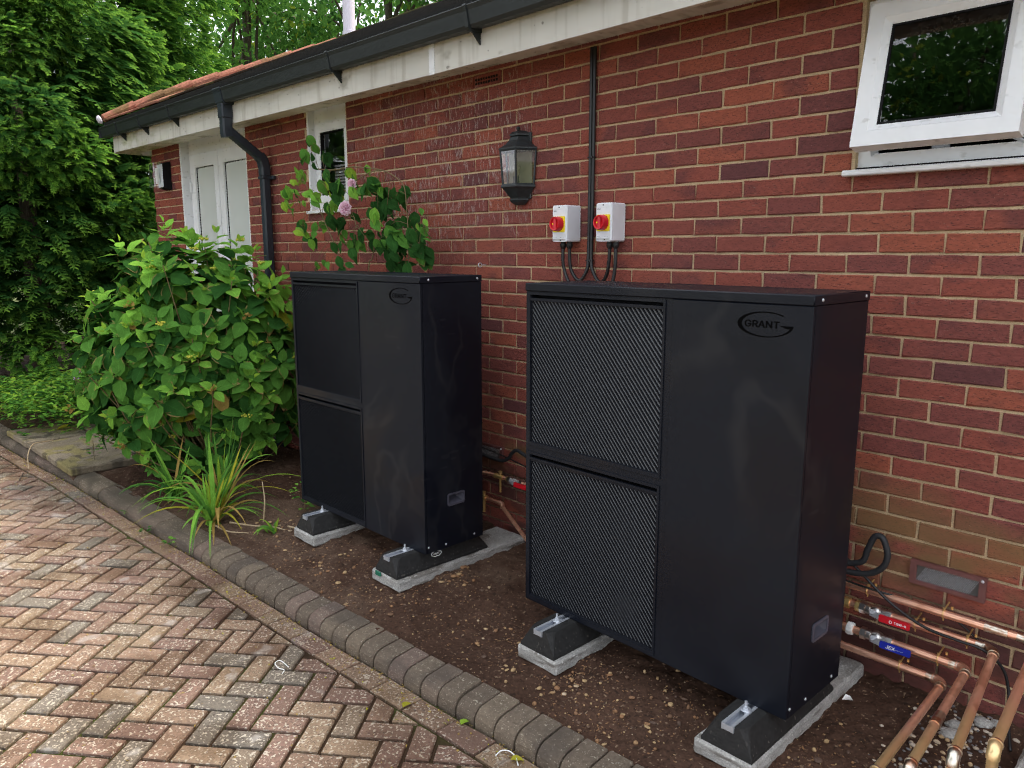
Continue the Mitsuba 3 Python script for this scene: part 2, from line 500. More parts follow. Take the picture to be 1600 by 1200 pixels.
def crown_color(p, n, uv):
    """uv.x = tone of the spray or leaf, uv.y = from its foot (0) to its young tip (1)"""
    c = mix(K(.032, .108, .028), K(.098, .255, .042), smoothstep(0., 1., uv.x))
    c = mix(c, K(.38, .68, .09), smoothstep(.40, 1.0, uv.y) * (.40 + .60 * uv.x))
    return c * (.75 + .5 * noise(p.x * 3, p.y * 3, p.z * 3))


thin('m_crown', crown_color, .5, .9)


def tree_leaf_color(p, n, uv):
    c = mix(K(.040, .12, .034), K(.15, .34, .062), uv.x)
    return mix(c, K(.30, .36, .03), smoothstep(.92, .99, uv.y) * .7) * (.7 + .6 * noise(p.x * 1.1, p.y * 1.1, p.z * 1.1))


thin('m_treeleaf', tree_leaf_color, .45, 1.0)
mat('m_bark', lambda p, n, uv: mix(K(.045, .034, .024), K(.13, .105, .08), fbm(p.x * 14, p.y * 14, p.z * 4, 3)), .9)
mat('m_stem', lambda p, n, uv: mix(K(.10, .10, .035), K(.17, .09, .045), fbm(p.x * 9, p.y * 9, p.z * 9, 3)), .7)
mat('m_drystem', lambda p, n, uv: mix(K(.26, .185, .11), K(.42, .33, .21), fbm(p.x * 40, p.y * 40, p.z * 40, 2)), .8)


def petal_color(p, n, uv):
    return mix(K(.62, .16, .36), K(.84, .66, .74), smoothstep(.15, .85, uv.y))


thin('m_petal', petal_color, .6, .6)
mat('m_bud', lambda p, n, uv: mix(K(.34, .36, .03), K(.5, .48, .06), noise(p.x * 90, p.y * 90, p.z * 90)), .7)
mat('m_twig', (.09, .065, .05), .85)
mat('m_grass', lambda p, n, uv: mix(K(.03, .045, .015), K(.06, .075, .02), fbm(p.x * .8, p.y * .8, 0.0, 4)), .95)
mat('m_purple', (.42, .22, .55), .7)
mat('m_green_plastic', (.01, .12, .07), .5)
# ================================================================== the setting
PAVE = -2.0          # top of the driveway
FOOT = -1.857        # top of the concrete slabs
KX = np.array([-12, -7.2, -5.82, -5.17, -4.17, -3.6, -3.09, -1.84, -0.6, 0.6, 3.0])
KY = np.array([-1.95, -1.66, -1.565, -1.505, -1.455, -1.424, -1.385, -1.333, -1.254, -1.175, -1.02])


def kerb_y(x): return np.interp(x, KX, KY)


def soil_z(x, y):
    x, y = np.asarray(x, float), np.asarray(y, float)
    t = np.clip((y - kerb_y(x) - .14) / 1.1, 0, 1)
    z = -1.937 + .055 * t + .02 * np.exp(-((y + .72) / .3) ** 2)
    p = np.stack([x, y, 0 * x], -1)
    z = z + .040 * (meshkit.fbm(p * 2.3, 3, 3) - .5) + .034 * (meshkit.fbm(p * 11, 3, 5) - .5) + .020 * (meshkit.fbm(p * 42, 2, 9) - .5)
    return np.where(x < -5.0, z - .035 * np.clip((-5.0 - x) / .2, 0, 1), z)


def grid(xs, ys, fz):
    X, Y = np.meshgrid(xs, ys, indexing='ij')
    V = np.stack([X, Y, fz(X, Y)], -1).reshape(-1, 3)
    n = len(ys)
    i, j = np.meshgrid(np.arange(len(xs) - 1), np.arange(n - 1), indexing='ij')
    a = (i * n + j).ravel()
    return tm(V, np.vstack([np.c_[a, a + n, a + n + 1], np.c_[a, a + n + 1, a + 1]]))


def structure(name, mesh, bsdf, label, cat, smooth=False):
    return solo(name, mesh, bsdf, label, cat, smooth, kind='structure')


structure('ground', grid(np.linspace(-70, 70, 40), np.linspace(-70, 70, 40), lambda x, y: 0 * x - 2.09), 'm_grass', 'dark rough ground beyond the house and the trees', 'ground')

# flower bed between kerb and wall
xs = np.arange(-5.1, 2.4, .0125)
m1 = grid(xs, np.linspace(0, 1, 116), lambda x, t: x * 0)
x_, t_ = m1.vertices[:, 0], m1.vertices[:, 1]
y_ = kerb_y(x_) + .115 + t_ * (0.012 - kerb_y(x_) - .115)
m1.vertices = np.c_[x_, y_, soil_z(x_, y_)]
m2 = grid(np.linspace(-16, -5.1, 140), np.linspace(0, 1, 90), lambda x, t: x * 0)
x_, t_ = m2.vertices[:, 0], m2.vertices[:, 1]
y_ = kerb_y(x_) + .115 + t_ * (7 - kerb_y(x_) - .115)
m2.vertices = np.c_[x_, y_, soil_z(x_, y_)]
structure('soil', join([m1, m2]), 'm_soil', 'bare brown soil of the flower bed along the brick wall', 'soil', True)

# ---------------- driveway
drive = structure('driveway', box((-14, -9, PAVE - .3), (4, -1.0, PAVE - .015)), 'm_joint', 'herringbone block driveway in pink, buff and grey pavers with mossy joints', 'driveway')
A = math.radians(39.6); MOD = .1015
e1, e2 = np.array([math.cos(A), math.sin(A)]), np.array([-math.sin(A), math.cos(A)])
O0 = np.array([-2.474, -2.197])
lim_x = np.r_[KX]
zone = Polygon([(-9.5, -6.5), (3.2, -6.5)] + [(x, kerb_y(x) - .128) for x in lim_x[::-1] if -9.6 < x < 3.1] + [(-9.5, kerb_y(-9.5) - .128)])
blocks = []
for i in range(-80, 80):
    for j in range(-80, 80):
        k = (i - j) % 4
        if k == 0: cells = (2, 1)
        elif k == 3: cells = (1, 2)
        else: continue
        g = .0080
        c = np.array([(i * MOD + g, j * MOD + g), ((i + cells[0]) * MOD - g, j * MOD + g), ((i + cells[0]) * MOD - g, (j + cells[1]) * MOD - g), (i * MOD + g, (j + cells[1]) * MOD - g)])
        q = O0 + c[:, :1] * e1 + c[:, 1:] * e2 + rng.normal(0, .0008, (4, 2))
        if q[:, 0].max() < -9.4 or q[:, 0].min() > 3 or q[:, 1].min() < -6.4 or q[:, 1].min() > -.8: continue
        P = Polygon(q)
        if not zone.contains(P):
            P = P.intersection(zone.buffer(-.001))
            if P.geom_type != 'Polygon' or P.area < .0009: continue
            P = P.simplify(.004)
            q = np.array(P.exterior.coords)[:-1]
            if len(q) < 3: continue
        blocks.append(q)
# edge course along the kerb
x = -9.4
while x < 2.9:
    L = .2 if rng.random() < .85 else .1
    a, b = x + .0035, x + L - .0035
    blocks.append(np.array([(a, kerb_y(a) - .114), (b, kerb_y(b) - .114), (b, kerb_y(b) - .012), (a, kerb_y(a) - .012)]) + rng.normal(0, .0012, (4, 2)))
    x += L
cen = np.array([np.r_[q.mean(0), PAVE] for q in blocks])
zz, sx, sy = on_screen(cen)
area = np.array([Polygon(q).area for q in blocks]) / np.maximum(zz, .1) ** 3
inside = (zz > .2) & (sx > -20) & (sx < 1620) & (sy > 0) & (sy < 1220)
order = np.argsort(-np.where(inside, area, 0))
big = set(order[:300])
rest, rest_uv = [], []
for n_, q in enumerate(blocks):
    m = bevel_poly(q, PAVE + rng.normal(0, .0013), .0045, .06)
    tilt = rng.normal(0, .006, 2)
    m.vertices[:, 2] += (m.vertices[:, :2] - q.mean(0)) @ tilt
    uv = np.tile([rng.random(), rng.random()], (len(m.vertices), 1))
    if n_ in big:
        part(drive, 'paver', m, 'm_paver', uv=uv)
    else:
        rest.append(m); rest_uv.append(uv)
part(drive, 'paver', join(rest), 'm_paver', uv=np.vstack(rest_uv), kind='stuff')

# ---------------- kerb of bullnose blocks
kerb = thing('kerb', 'row of round-topped grey kerb blocks between driveway and soil', 'kerb', kind='structure')
prof = [(.0, -2.06), (.0, -1.985)]
for a in np.linspace(0, math.pi / 2, 6): prof.append((.062 - .062 * math.cos(a), -1.985 + .055 * math.sin(a)))
prof += [(.142, -1.922), (.146, -1.93), (.146, -2.06)]
kprof = np.array(prof)
bed = []
x = -9.4
while x < 2.6:
    long_ = x < -3.55
    L = float(rng.uniform(.38, .56)) if long_ else .1016
    n = 6 if long_ else 2
    g = .0040
    S = np.r_[x + g, np.linspace(x + g + .005, x + L - g - .005, n), x + L - g]
    V = []
    dz, dy = rng.normal(0, .0022), rng.normal(0, .002)
    for k, s in enumerate(S):
        ins = .0045 if k in (0, len(S) - 1) else 0
        pr = kprof.copy()
        c = np.array([.075, -2.0])
        pr = pr + (c - pr) / np.linalg.norm(c - pr, axis=1, keepdims=True) * ins
        V.append(np.c_[np.full(len(pr), s), pr[:, 0] + kerb_y(s) + dy, pr[:, 1] + dz])
    V = np.vstack(V); n_ = len(kprof); i = np.arange(n_); j = (i + 1) % n_
    F = []
    for k in range(len(S) - 1):
        F += [np.c_[k * n_ + i, k * n_ + j, (k + 1) * n_ + j], np.c_[k * n_ + i, (k + 1) * n_ + j, (k + 1) * n_ + i]]
    F += [np.c_[np.zeros(n_ - 2, int), np.arange(1, n_ - 1), np.arange(2, n_)], (len(S) - 1) * n_ + np.c_[np.zeros(n_ - 2, int), np.arange(2, n_), np.arange(1, n_ - 1)]]
    m = tm(V, np.vstack(F))
    part(kerb, 'kerb_block', m, 'm_kerb', uv=np.tile(rng.random(2), (len(V), 1)))
    x += L
bedm = grid(np.linspace(-9.4, 2.6, 80), np.array([0, 1.0]), lambda x, t: x * 0)
bedm.vertices = np.c_[bedm.vertices[:, 0], kerb_y(bedm.vertices[:, 0]) + np.where(bedm.vertices[:, 1] > .5, .14, .012), np.where(bedm.vertices[:, 1] > .5, -1.94, -1.995)]
part(kerb, 'bedding', bedm, 'm_joint')

# ---------------- stone path to the white door
path = structure('path', box((-6.82, -1.50, -2.05), (-5.08, -.05, -1.925)), 'm_soil', 'path of worn riven flagstones leading to the white double door', 'path')
fx = [-6.85, -6.22, -5.66, -5.06]
fy = [0.0, .52, 1.02, 1.5]
for i in range(3):
    for j in range(3):
        if j == 2 and i == 1: pass
        x0, x1 = fx[i] + .006, fx[i + 1] - .006
        o = rng.uniform(-.03, .03)
        y0, y1 = -1.60 + fy[j] + .006 + (0 if j == 0 else o), -1.60 + fy[j + 1] - .006
        m = rough_box((x0, y0, -1.925), (x1, y1, -1.872 + rng.normal(0, .004)), .008, .05, .009, i * 7 + j, 9)
        m.vertices[:, 1] += (m.vertices[:, 0] + 6.85) * .043
        m.vertices[:, 2] += (m.vertices[:, 0] - x0) * rng.normal(0, .01)
        part(path, 'flagstone', m, 'm_flag', 40)

# ================================================================== the house
house = thing('house', 'single-storey red brick house with white fascia, dark gutter and two small windows', 'house')
XL, XR = -7.22, 3.2
SOF = .702
openings = [(-6.47, -5.03, -1.70, .80), (-4.02, -3.475, .0375, .80), (-.005, .605, .0375, .6375)]


def sag(m, k=.0125):
    v = m.vertices
    lift = .085 * np.clip(v[:, 1] + .36, 0, .75) * np.clip((-5.0 - v[:, 0]) / 2.2, 0, 1.2) if k > .0126 else 0
    m.vertices[:, 2] += np.where(v[:, 0] < -2, (-2 - v[:, 0]) * .0125, 0) + lift
    return m


# mortar body with real holes for door and windows
cut = Polygon([(XL + .012, -2.2), (XR, -2.2), (XR, .80), (XL + .012, .80)])
for a, b, c, d in openings: cut = cut.difference(sbox(a + .010, c + .008, b - .010, d))
part(house, 'wall', join([front_plate(cut, .007, .105), box((XL + .012, .105, -2.2), (XL + .2, 6, .8))]), 'm_mortar')
WALL = f'{house}__wall'

# individual bricks
bricks = []
for row in range(-10, 27):
    zc = -row * .075
    off = .1125 if row % 2 else 0.0
    spans = [(XL, XR)]
    for a, b, c, d in openings:
        if c < zc < d:
            spans = [s for lo, hi in spans for s in ((lo, min(hi, a)), (max(lo, b), hi)) if s[1] - s[0] > .03]
    for k in range(-36, 18):
        x0, x1 = k * .225 + off, (k + 1) * .225 + off
        for lo, hi in spans:
            a, b = max(x0, lo), min(x1, hi)
            if b - a < .035: continue
            ga = .0048 if a > lo else (.004 if lo != XL else 0)
            bricks.append((a + ga, b - (.0048 if b < hi else .004), zc))
vent_slots = [(.33, .58, -1.43), (-2.15, -1.9, -1.425)]
PUMPS = [((-.996, -.7235, -.381), -.0126), ((-2.886, -.779, -.372), .014)]
W, D, H = 1.222, .391, 1.381


def hidden(p):
    """behind a heat pump cabinet as seen from the photograph's place?"""
    for (o, _) in PUMPS:
        lo, hi = np.array([o[0], o[1], o[2] - H]), np.array([o[0] + W, o[1] + D, o[2]])
        d = p - CAM
        t0, t1 = (lo - CAM) / d, (hi - CAM) / d
        a, b = np.minimum(t0, t1).max(), np.maximum(t0, t1).min()
        if a < b and 0 < a < 1: return True
    return False


def brick_mesh(w, seed):
    r = np.random.default_rng(seed)
    h, ch = .0325, .0035
    xs = np.array([-w, -w * .33, w * .33, w])
    V, F = [], []
    top = lambda s: [(x, s) for x in xs]
    ring = [(x, -h) for x in xs] + [(x, h) for x in xs[::-1]]
    n = len(ring)
    for y, ins in ((.0, ch), (ch, 0), (.045, 0)):
        for (x, z) in ring:
            jx, jz = r.normal(0, .0013, 2)
            V.append((x - np.sign(x) * (ins if abs(x) == w else 0) + jx, y + (r.normal(0, .0007) if y < .01 else 0), z - np.sign(z) * ins + jz))
    i = np.arange(n); j = (i + 1) % n
    for k in range(2):
        F += [np.c_[k * n + i, k * n + j, (k + 1) * n + j], np.c_[k * n + i, (k + 1) * n + j, (k + 1) * n + i]]
    for k in range(3):
        F.append([[k, k + 1, 6 - k], [k, 6 - k, 7 - k]])
    return tm(V, np.vstack(F))


full = [mikit.ply(brick_mesh(.1077, s), 'm_brick') for s in range(7)]
full_m = [brick_mesh(.1077, s) for s in range(7)]
cen = np.array([((a + b) / 2, 0, z) for a, b, z in bricks])
zz, sx, sy = on_screen(cen)
vis = (zz > .2) & (sx > -30) & (sx < 1630) & (sy > -20) & (sy < 1215)
vis &= np.array([not hidden(c) for c in cen])
vis &= ~((cen[:, 2] < -.35) & (cen[:, 0] < -2.5))
score = np.where(vis, np.array([(b - a) for a, b, z in bricks]) / np.maximum(zz, .1) ** 3 * (CAM[1] * -1), 0)
big = set(np.argsort(-score)[:300])
rest = []
for n_, (a, b, z) in enumerate(bricks):
    if any(abs(z - v[2]) < .03 and v[0] - .01 < (a + b) / 2 < v[1] + .01 and b - a > .18 for v in vent_slots): continue
    s = int(rng.integers(7))
    M = np.eye(4)
    an = rng.normal(0, .003)
    M[:3, :3] = [[math.cos(an), 0, math.sin(an)], [0, 1, 0], [-math.sin(an), 0, math.cos(an)]]
    M[:3, 3] = ((a + b) / 2, rng.normal(0, .0012), z)
    isfull = abs((b - a) - .2154) < .002
    if n_ in big:
        part(WALL, 'brick', full[s] if isfull else brick_mesh((b - a) / 2, s), 'm_brick', M=M)
    else:
        rest.append(mapped(full_m[s] if isfull else brick_mesh((b - a) / 2, s), M))
part(WALL, 'brick', join(rest), 'm_brick', kind='stuff')
del full_m

# inside of the rooms, so that windows look into something
part(house, 'interior', join([box((XL + .3, 2.6, -2.0), (XR, 2.65, .9)), box((XL + .3, .11, .82), (XR, 2.6, .84)), box((-4.4, .3, -2), (-4.38, 2.6, .82)), box((-.5, .3, -2), (-.48, 2.6, .82)), box((1.1, .3, -2), (1.12, 2.6, .82)), box((-3.2, .3, -2), (-3.18, 2.6, .82))]), 'm_room')

# ---------------- eaves
YF = -.285
part(house, 'soffit', sag(box((XL - .12, YF + .012, SOF), (XR, .006, SOF + .012))), 'm_fascia')
for a, b in ((XL - .14, -2.125), (-2.121, XR)):
    seg = [sag(box((a + (b - a) * k / 6, YF - .018, .668), (a + (b - a) * (k + 1) / 6 - (.0004 if k < 5 else 0), YF + .004, .90))) for k in range(6)]
    part(house, 'fascia', join(seg), 'm_fascia')
part(house, 'fascia_cover_strip', sag(box((-2.147, YF - .024, .664), (-2.105, YF - .016, .885), .002)), 'm_upvc')
part(house, 'end_board', sag(box((XL - .15, YF - .02, .66), (XL - .125, .3, .90))), 'm_fascia')
gp = [(-.018, .905), (-.018, .835), (-.032, .812), (-.088, .806), (-.100, .822), (-.112, .885), (-.122, .905), (-.118, .909), (-.108, .889), (-.096, .826), (-.086, .811), (-.034, .817), (-.023, .838), (-.023, .905)]
gpoly = Polygon([(y + YF, z) for y, z in gp])
xs_ = np.linspace(XL - .24, XR, 12)
gut = part(house, 'gutter', join([sag(along_x(gpoly, a, b - .0003)) for a, b in zip(xs_[:-1], xs_[1:])] + [sag(box((XL - .245, YF - .121, .806), (XL - .24, YF - .018, .906)))]), 'm_gutter')
clip_poly = Polygon([(YF - .016, .80), (YF - .034, .799), (YF - .092, .796), (YF - .106, .812), (YF - .118, .88), (YF - .128, .905), (YF - .124, .914), (YF - .112, .912), (YF - .117, .904), (YF - .107, .882), (YF - .096, .820), (YF - .086, .806), (YF - .034, .8105), (YF - .016, .835)])
for xc in (-6.97, -6.35, -5.62, -3.02, -1.74, -.55, .9):
    part(gut, 'gutter_bracket', sag(join([along_x(clip_poly, xc - .012, xc + .012), hull([(xc - .004, YF - .02, .80), (xc + .004, YF - .02, .80), (xc - .004, YF - .02, .745), (xc + .004, YF - .02, .745), (xc - .004, YF - .075, .798), (xc + .004, YF - .075, .798)])])), 'm_gutter')
XO = -4.60
part(gut, 'outlet', sag(join([along_x(clip_poly, XO - .065, XO + .065), box((XO - .045, YF - .103, .70), (XO + .045, YF - .02, .815), .008)])), 'm_pipe_grey')


def square_tube(pts, s, ch=.012):
    """square pipe of side s swept along points that lie in one upright plane"""
    p = np.asarray(pts, float); t = np.gradient(p, axis=0); t /= np.linalg.norm(t, axis=1, keepdims=True)
    side = np.array([1.0, 0, 0])
    h = s / 2
    sec = [(-h + ch, -h), (h - ch, -h), (h, -h + ch), (h, h - ch), (h - ch, h), (-h + ch, h), (-h, h - ch), (-h, -h + ch)]
    V = []
    for a, d in zip(p, t):
        u = np.cross(d, side); u /= np.linalg.norm(u)
        sd = np.cross(u, d)
        V += [a + x * sd + y * u for x, y in sec]
    n = 8; i = np.arange(n); j = (i + 1) % n; F = []
    for k in range(len(p) - 1):
        F += [np.c_[k * n + i, k * n + j, (k + 1) * n + j], np.c_[k * n + i, (k + 1) * n + j, (k + 1) * n + i]]
    F += [np.c_[np.zeros(6, int), np.arange(1, 7), np.arange(2, 8)], (len(p) - 1) * n + np.c_[np.zeros(6, int), np.arange(2, 8), np.arange(1, 7)]]
    return tm(V, np.vstack(F))


dz = (-2 - XO) * .0125
dp = part(house, 'downpipe', square_tube([(XO, YF - .06, .80), (XO, YF - .06, .655 + dz), (XO, YF - .045, .615 + dz), (XO, -.085, .47), (XO, -.062, .43), (XO, -.055, .38), (XO, -.055, -1.9)], .068), 'm_pipe_grey')
part(dp, 'socket', square_tube([(XO, YF - .06, .745), (XO, YF - .06, .625), (XO, YF - .056, .600)], .078), 'm_pipe_grey')
part(dp, 'socket', square_tube([(XO, -.096, .485), (XO, -.068, .45), (XO, -.056, .40), (XO, -.055, .335)], .078), 'm_pipe_grey')
part(dp, 'clip', join([box((XO - .042, -.094, .305), (XO + .042, -.018, .33), .004), box((XO + .03, -.03, .303), (XO + .085, -.004, .332), .004)]), 'm_pipe_grey')

# roof: battens of overlapping tiles
PITCH = math.radians(22.6)
ey, ez = math.cos(PITCH), math.sin(PITCH)
R0 = frame((0, YF - .075, .968), (1, 0, 0), (0, ey, ez), (0, -ez, ey))
rx = np.linspace(XL - .2, XR, 9)
roof = part(house, 'roof', sag(mapped(join([box((a, .004, -.03), (b - .0003, 3.0, -.012)) for a, b in zip(rx[:-1], rx[1:])]), R0), .013), 'm_dark')
tiles = []
for r_ in range(9):
    x = XL - .22 + (.15 if r_ % 2 else 0)
    while x < XR:
        t = box((x + .001, r_ * .33, -.008), (min(x + .299, XR), r_ * .33 + .37, .008), .003)
        rz = rng.normal(0, .002)
        tilt = .0 + .013 * (1 - (t.vertices[:, 1] - r_ * .33) / .37)
        t.vertices[:, 2] += tilt + rz + .006 * np.sin((t.vertices[:, 0] - x) / .3 * 2 * np.pi)
        tiles.append(t); x += .30
part(roof, 'tile', sag(mapped(join(tiles), R0), .013), 'm_tile', kind='stuff')
part(roof, 'underlay', sag(mapped(box((XL - .2, -.02, -.06), (XR, .02, -.0125)), R0), .013), 'm_dark')
vg = [tube([(XL - .235, .02 + k * .33, .03), (XL - .235, .36 + k * .33, .045)], .042, 10) for k in range(9)]
for g in vg: part(roof, 'verge_tile', sag(mapped(g, R0), .013), 'm_tile')
part(roof, 'verge_cap', sag(mapped(lathe([(0, 0), (.038, 0), (.044, .012), (.03, .03), (0, .036)], 14, frame((XL - .235, -.01, .03), (1, 0, 0), (0, 0, 1), (0, -1, 0))), R0), .013), 'm_flue')
fl = part(house, 'flue', cyl((-4.05, .42, 1.05), (-4.05, .42, 2.6), .046, 20), 'm_flue', 40)
part(fl, 'collar', cyl((-4.05, .42, 1.30), (-4.05, .42, 1.385), .052, 20), 'm_flue', 40)

# ---------------- white double door
YD = .085
door = part(house, 'door', join([front_plate(sbox(-6.46, -1.70, -5.04, .80).difference(sbox(-6.40, -1.62, -5.10, .655)), YD, YD + .06)]), 'm_upvc', label='white double door with two long panels')
for a, b in ((-6.395, -5.765), (-5.755, -5.105)):
    lf = part(door, 'door_leaf', front_plate(sbox(a, -1.615, b, .650).difference(sbox(a + .10, -1.50, b - .09, .53)), YD - .012, YD + .04), 'm_upvc')
    key = child_key(f'{door}', 'door_panel')
    scene[key] = mikit.ply(box((a + .095, YD + .012, -1.51), (b - .085, YD + .03, .54)), 'm_panel')
    key = child_key(f'{door}', 'gasket')
    g = .006
    scene[key] = mikit.ply(front_plate(sbox(a + .10, -1.50, b - .09, .53).difference(sbox(a + .10 + g, -1.50 + g, b - .09 - g, .53 - g)), YD + .006, YD + .0112), 'm_black')
key = child_key(door, 'hinge'); scene[key] = mikit.ply(box((-6.405, YD - .03, .30), (-6.38, YD - .013, .40), .004), 'm_upvc')
part(door, 'trim', box((-6.468, .004, -1.70), (-6.440, YD - .0005, .80), .002), 'm_upvc')
part(house, 'door_step', box((-6.46, -.02, -1.80), (-5.04, .2, -1.702), .01), 'm_concrete')

# ---------------- small window beside the downpipe
YW = .055
w = part(house, 'window', front_plate(sbox(-4.01, .045, -3.485, .80).difference(sbox(-3.955, .10, -3.535, .66)), YW, YW + .06), 'm_upvc', label='narrow white window behind the rose')
part(w, 'sash', front_plate(sbox(-3.955, .10, -3.535, .66).difference(sbox(-3.905, .15, -3.575, .595)), YW - .012, YW + .03), 'm_upvc')
part(w, 'gasket', front_plate(sbox(-3.905, .15, -3.575, .595).difference(sbox(-3.898, .157, -3.582, .588)), YW - .006, YW + .02), 'm_black')
part(w, 'pane', front_plate(sbox(-3.9, .155, -3.58, .59), YW + .012, YW + .0121).slice_plane((0, YW + .01205, 0), (0, -1, 0)), 'm_glass')
part(w, 'blind', join([box((-3.93, YW + .12, .10 + k * .022), (-3.54, YW + .135, .113 + k * .022)) for k in range(13)]), 'm_blind')
part(w, 'trim', box((-4.018, .004, .042), (-3.994, YW - .0005, .80), .002), 'm_upvc')
part(w, 'sill', box((-4.03, -.025, .018), (-3.47, .06, .040), .004), 'm_upvc')

# ---------------- open top-hung window at the right
w = part(house, 'window', front_plate(sbox(.002, .046, .598, .634).difference(sbox(.052, .100, .548, .585)), .030, .095), 'm_upvc', label='white top-hung window standing open, glass reflecting trees')
part(w, 'sill', box((-.022, -.047, .020), (.63, .06, .041), .004), 'm_upvc', label='white sill with black weather seal above it')
part(w, 'seal', box((.006, .012, .0415), (.594, .030, .052)), 'm_black')
th = -math.atan2(.102, .49)
SA = frame((.040, -.020, .598), (1, 0, 0), (0, math.cos(th), math.sin(th)), (0, -math.sin(th), math.cos(th)))   # local: x along, y inwards, z up; hangs from z=0
sw, sh = .515, .502
def sash(a, b, y0, y1, inner=0.0):
    return mapped(front_plate(sbox(a, -sh + a, sw - a, -a).difference(sbox(b, -sh + b, sw - b, -b)), y0, y1), SA)
part(w, 'sash', join([sash(0, .052, -.018, .045)]), 'm_upvc')
part(w, 'glazing_bead', mapped(join([hull([(o[0], -.018, o[1]) for o in q] + [(i_[0], .0, i_[1]) for i_ in p_] + [(o[0], .0, o[1]) for o in q]) for q, p_ in (
    (((.052, -.052), (.052, -sh + .052)), ((.078, -.078), (.078, -sh + .078))), (((sw - .052, -.052), (sw - .052, -sh + .052)), ((sw - .078, -.078), (sw - .078, -sh + .078))),
    (((.052, -.0525), (sw - .052, -.0525)), ((.078, -.078), (sw - .078, -.078))), (((.052, -sh + .0525), (sw - .052, -sh + .0525)), ((.078, -sh + .078), (sw - .078, -sh + .078))))]), SA), 'm_upvc')
part(w, 'gasket', sash(.077, .084, -.003, .004), 'm_black')
pane = tm([(.08, .003, -.08), (sw - .08, .003, -.08), (sw - .08, .003, -sh + .08), (.08, .003, -sh + .08)], [[0, 1, 2], [0, 2, 3]])
part(w, 'pane', mapped(pane, SA), 'm_glass')
for a_, b_ in (((.06, .02, .095), (.09, -.07, .112)), ((.54, .02, .095), (.51, -.07, .112))): part(w, 'stay', tube([a_, b_], .006, 6), 'm_zinc')
part(w, 'bottle', lathe([(0, 0), (.028, 0), (.03, .02), (.03, .10), (.012, .14), (.012, .17), (0, .17)], 14, frame((.245, .16, .05), (1, 0, 0), (0, 1, 0), (0, 0, 1))), 'm_blind')

# ---------------- air vents in the wall
for lo, hi, zc in vent_slots:
    v = part(house, 'air_vent', join([front_plate(sbox(lo, zc - .045, hi, zc + .045).difference(sbox(lo + .022, zc - .030, hi - .022, zc + .030)), -.014, .02)]), 'm_vent')
    n = 34
    part(v, 'mesh', join([box((lo + .022, -.004, zc - .03), (hi - .022, .004, zc + .03))]), 'm_mesh')
    part(v, 'mesh_bar', join([tube([(a, -.006, zc - .029), (a + .03, -.006, zc + .029)], .0012, 4) for a in np.linspace(lo + .024, hi - .054, 30)]), 'm_zinc', kind='stuff')
    part(v, 'screw', lathe([(0, .004), (.004, .003), (.006, 0)], 10, frame((hi - .012, -.014, zc + .033), (1, 0, 0), (0, 0, 1), (0, -1, 0))), 'm_zinc')
v = part(house, 'air_brick', box((-2.135, -.004, .675 - .0325), (-1.925, .05, .675 + .0325), .003), 'm_brick')
part(v, 'hole', join([box((-2.12 + i * .021, -.0055, .655 + j * .02), (-2.106 + i * .021, .0, .667 + j * .02)) for i in range(9) for j in range(2)]), 'm_black', kind='stuff')
# ================================================================== heat pumps
def slit_frame(outer, holes):
    g = sbox(*outer)
    for h in holes: g = g.difference(sbox(*h))
    return g


P_ = {}          # parts in the cabinet's own coordinates: x along the front, y into the depth, z up from -H to 0
UF = .7205
P_['cabinet'] = (join([
    front_plate(slit_frame((0, -H, UF, -.033), [(.028, -.664, .682, -.072), (.028, -.060, .682, -.047), (.028, -1.350, .682, -.750), (.028, -.733, .682, -.719)]), .004, .014),
    box((0, .0142, -H), (.010, D, -.033), .002), box((.0105, D - .008, -H), (W - .012, D, -.033)), box((.0105, .0142, -H), (W - .014, D - .0085, -H + .012)),
    box((.70, .015, -H + .0125), (.706, D - .0085, -.034))]), 'm_paint', 25)
P_['back_panel'] = (box((.0115, .055, -H + .0135), (.699, .060, -.035)), 'm_black', False)
for nm, (z0, z1, s0, s1) in (('a', (-.680, -.0375, -.060, -.047)), ('b', (-1.374, -.7075, -.733, -.719))):
    g = slit_frame((.010, z0, .6935, z1), [(.026, z0 + .0145 + (.003 if nm == 'b' else 0), .684, z1 - .033), (.026, s0, .684, s1)])
    P_['grille_frame' + nm] = (front_plate(g, -.0005, .0038), 'm_paint', 25)
    zl, zh = z0 + .010, z1 - .030
    bl = []
    th_ = math.radians(-49.6)
    d_, n_ = np.array([math.cos(th_), math.sin(th_)]), np.array([-math.sin(th_), math.cos(th_)])
    R_ = sbox(.020, zl, .690, zh)
    from shapely.geometry import LineString
    for k in range(-140, 140):
        o = np.array([.36, (zl + zh) / 2]) + n_ * .0146 * k
        L = R_.intersection(LineString([o - d_ * 2, o + d_ * 2]))
        if L.is_empty or L.geom_type != 'LineString' or L.length < .004: continue
        a, b = np.array(L.coords[0]), np.array(L.coords[1])
        if (b - a) @ d_ < 0: a, b = b, a
        sec = [(-.0025, .0060), (.0025, .0060), (.0025, .0117), (-.0025, .0117)]   # (across, depth)
        V = [(e[0] + n_[0] * s, y, e[1] + n_[1] * s) for e in (a, b) for s, y in sec]
        m = len(sec); i = np.arange(m); j = (i + 1) % m
        bl.append(tm(V, np.vstack([np.c_[i, j, m + j], np.c_[i, m + j, m + i]])))
    P_['grille' + nm] = (join(bl), 'm_blade', False)
    P_['coil_fins' + nm] = (box((.0125, .0125, zl - .004), (.6945, .0142, zh + .004)), 'm_fin', False)
P_['front_panel'] = (box((UF + .0018, -.0006, -H), (W - .0004, .0138, -.0335), .002), 'm_paint', 25)
HY, HZ, HW, HH = .205, -1.131, .116, .066
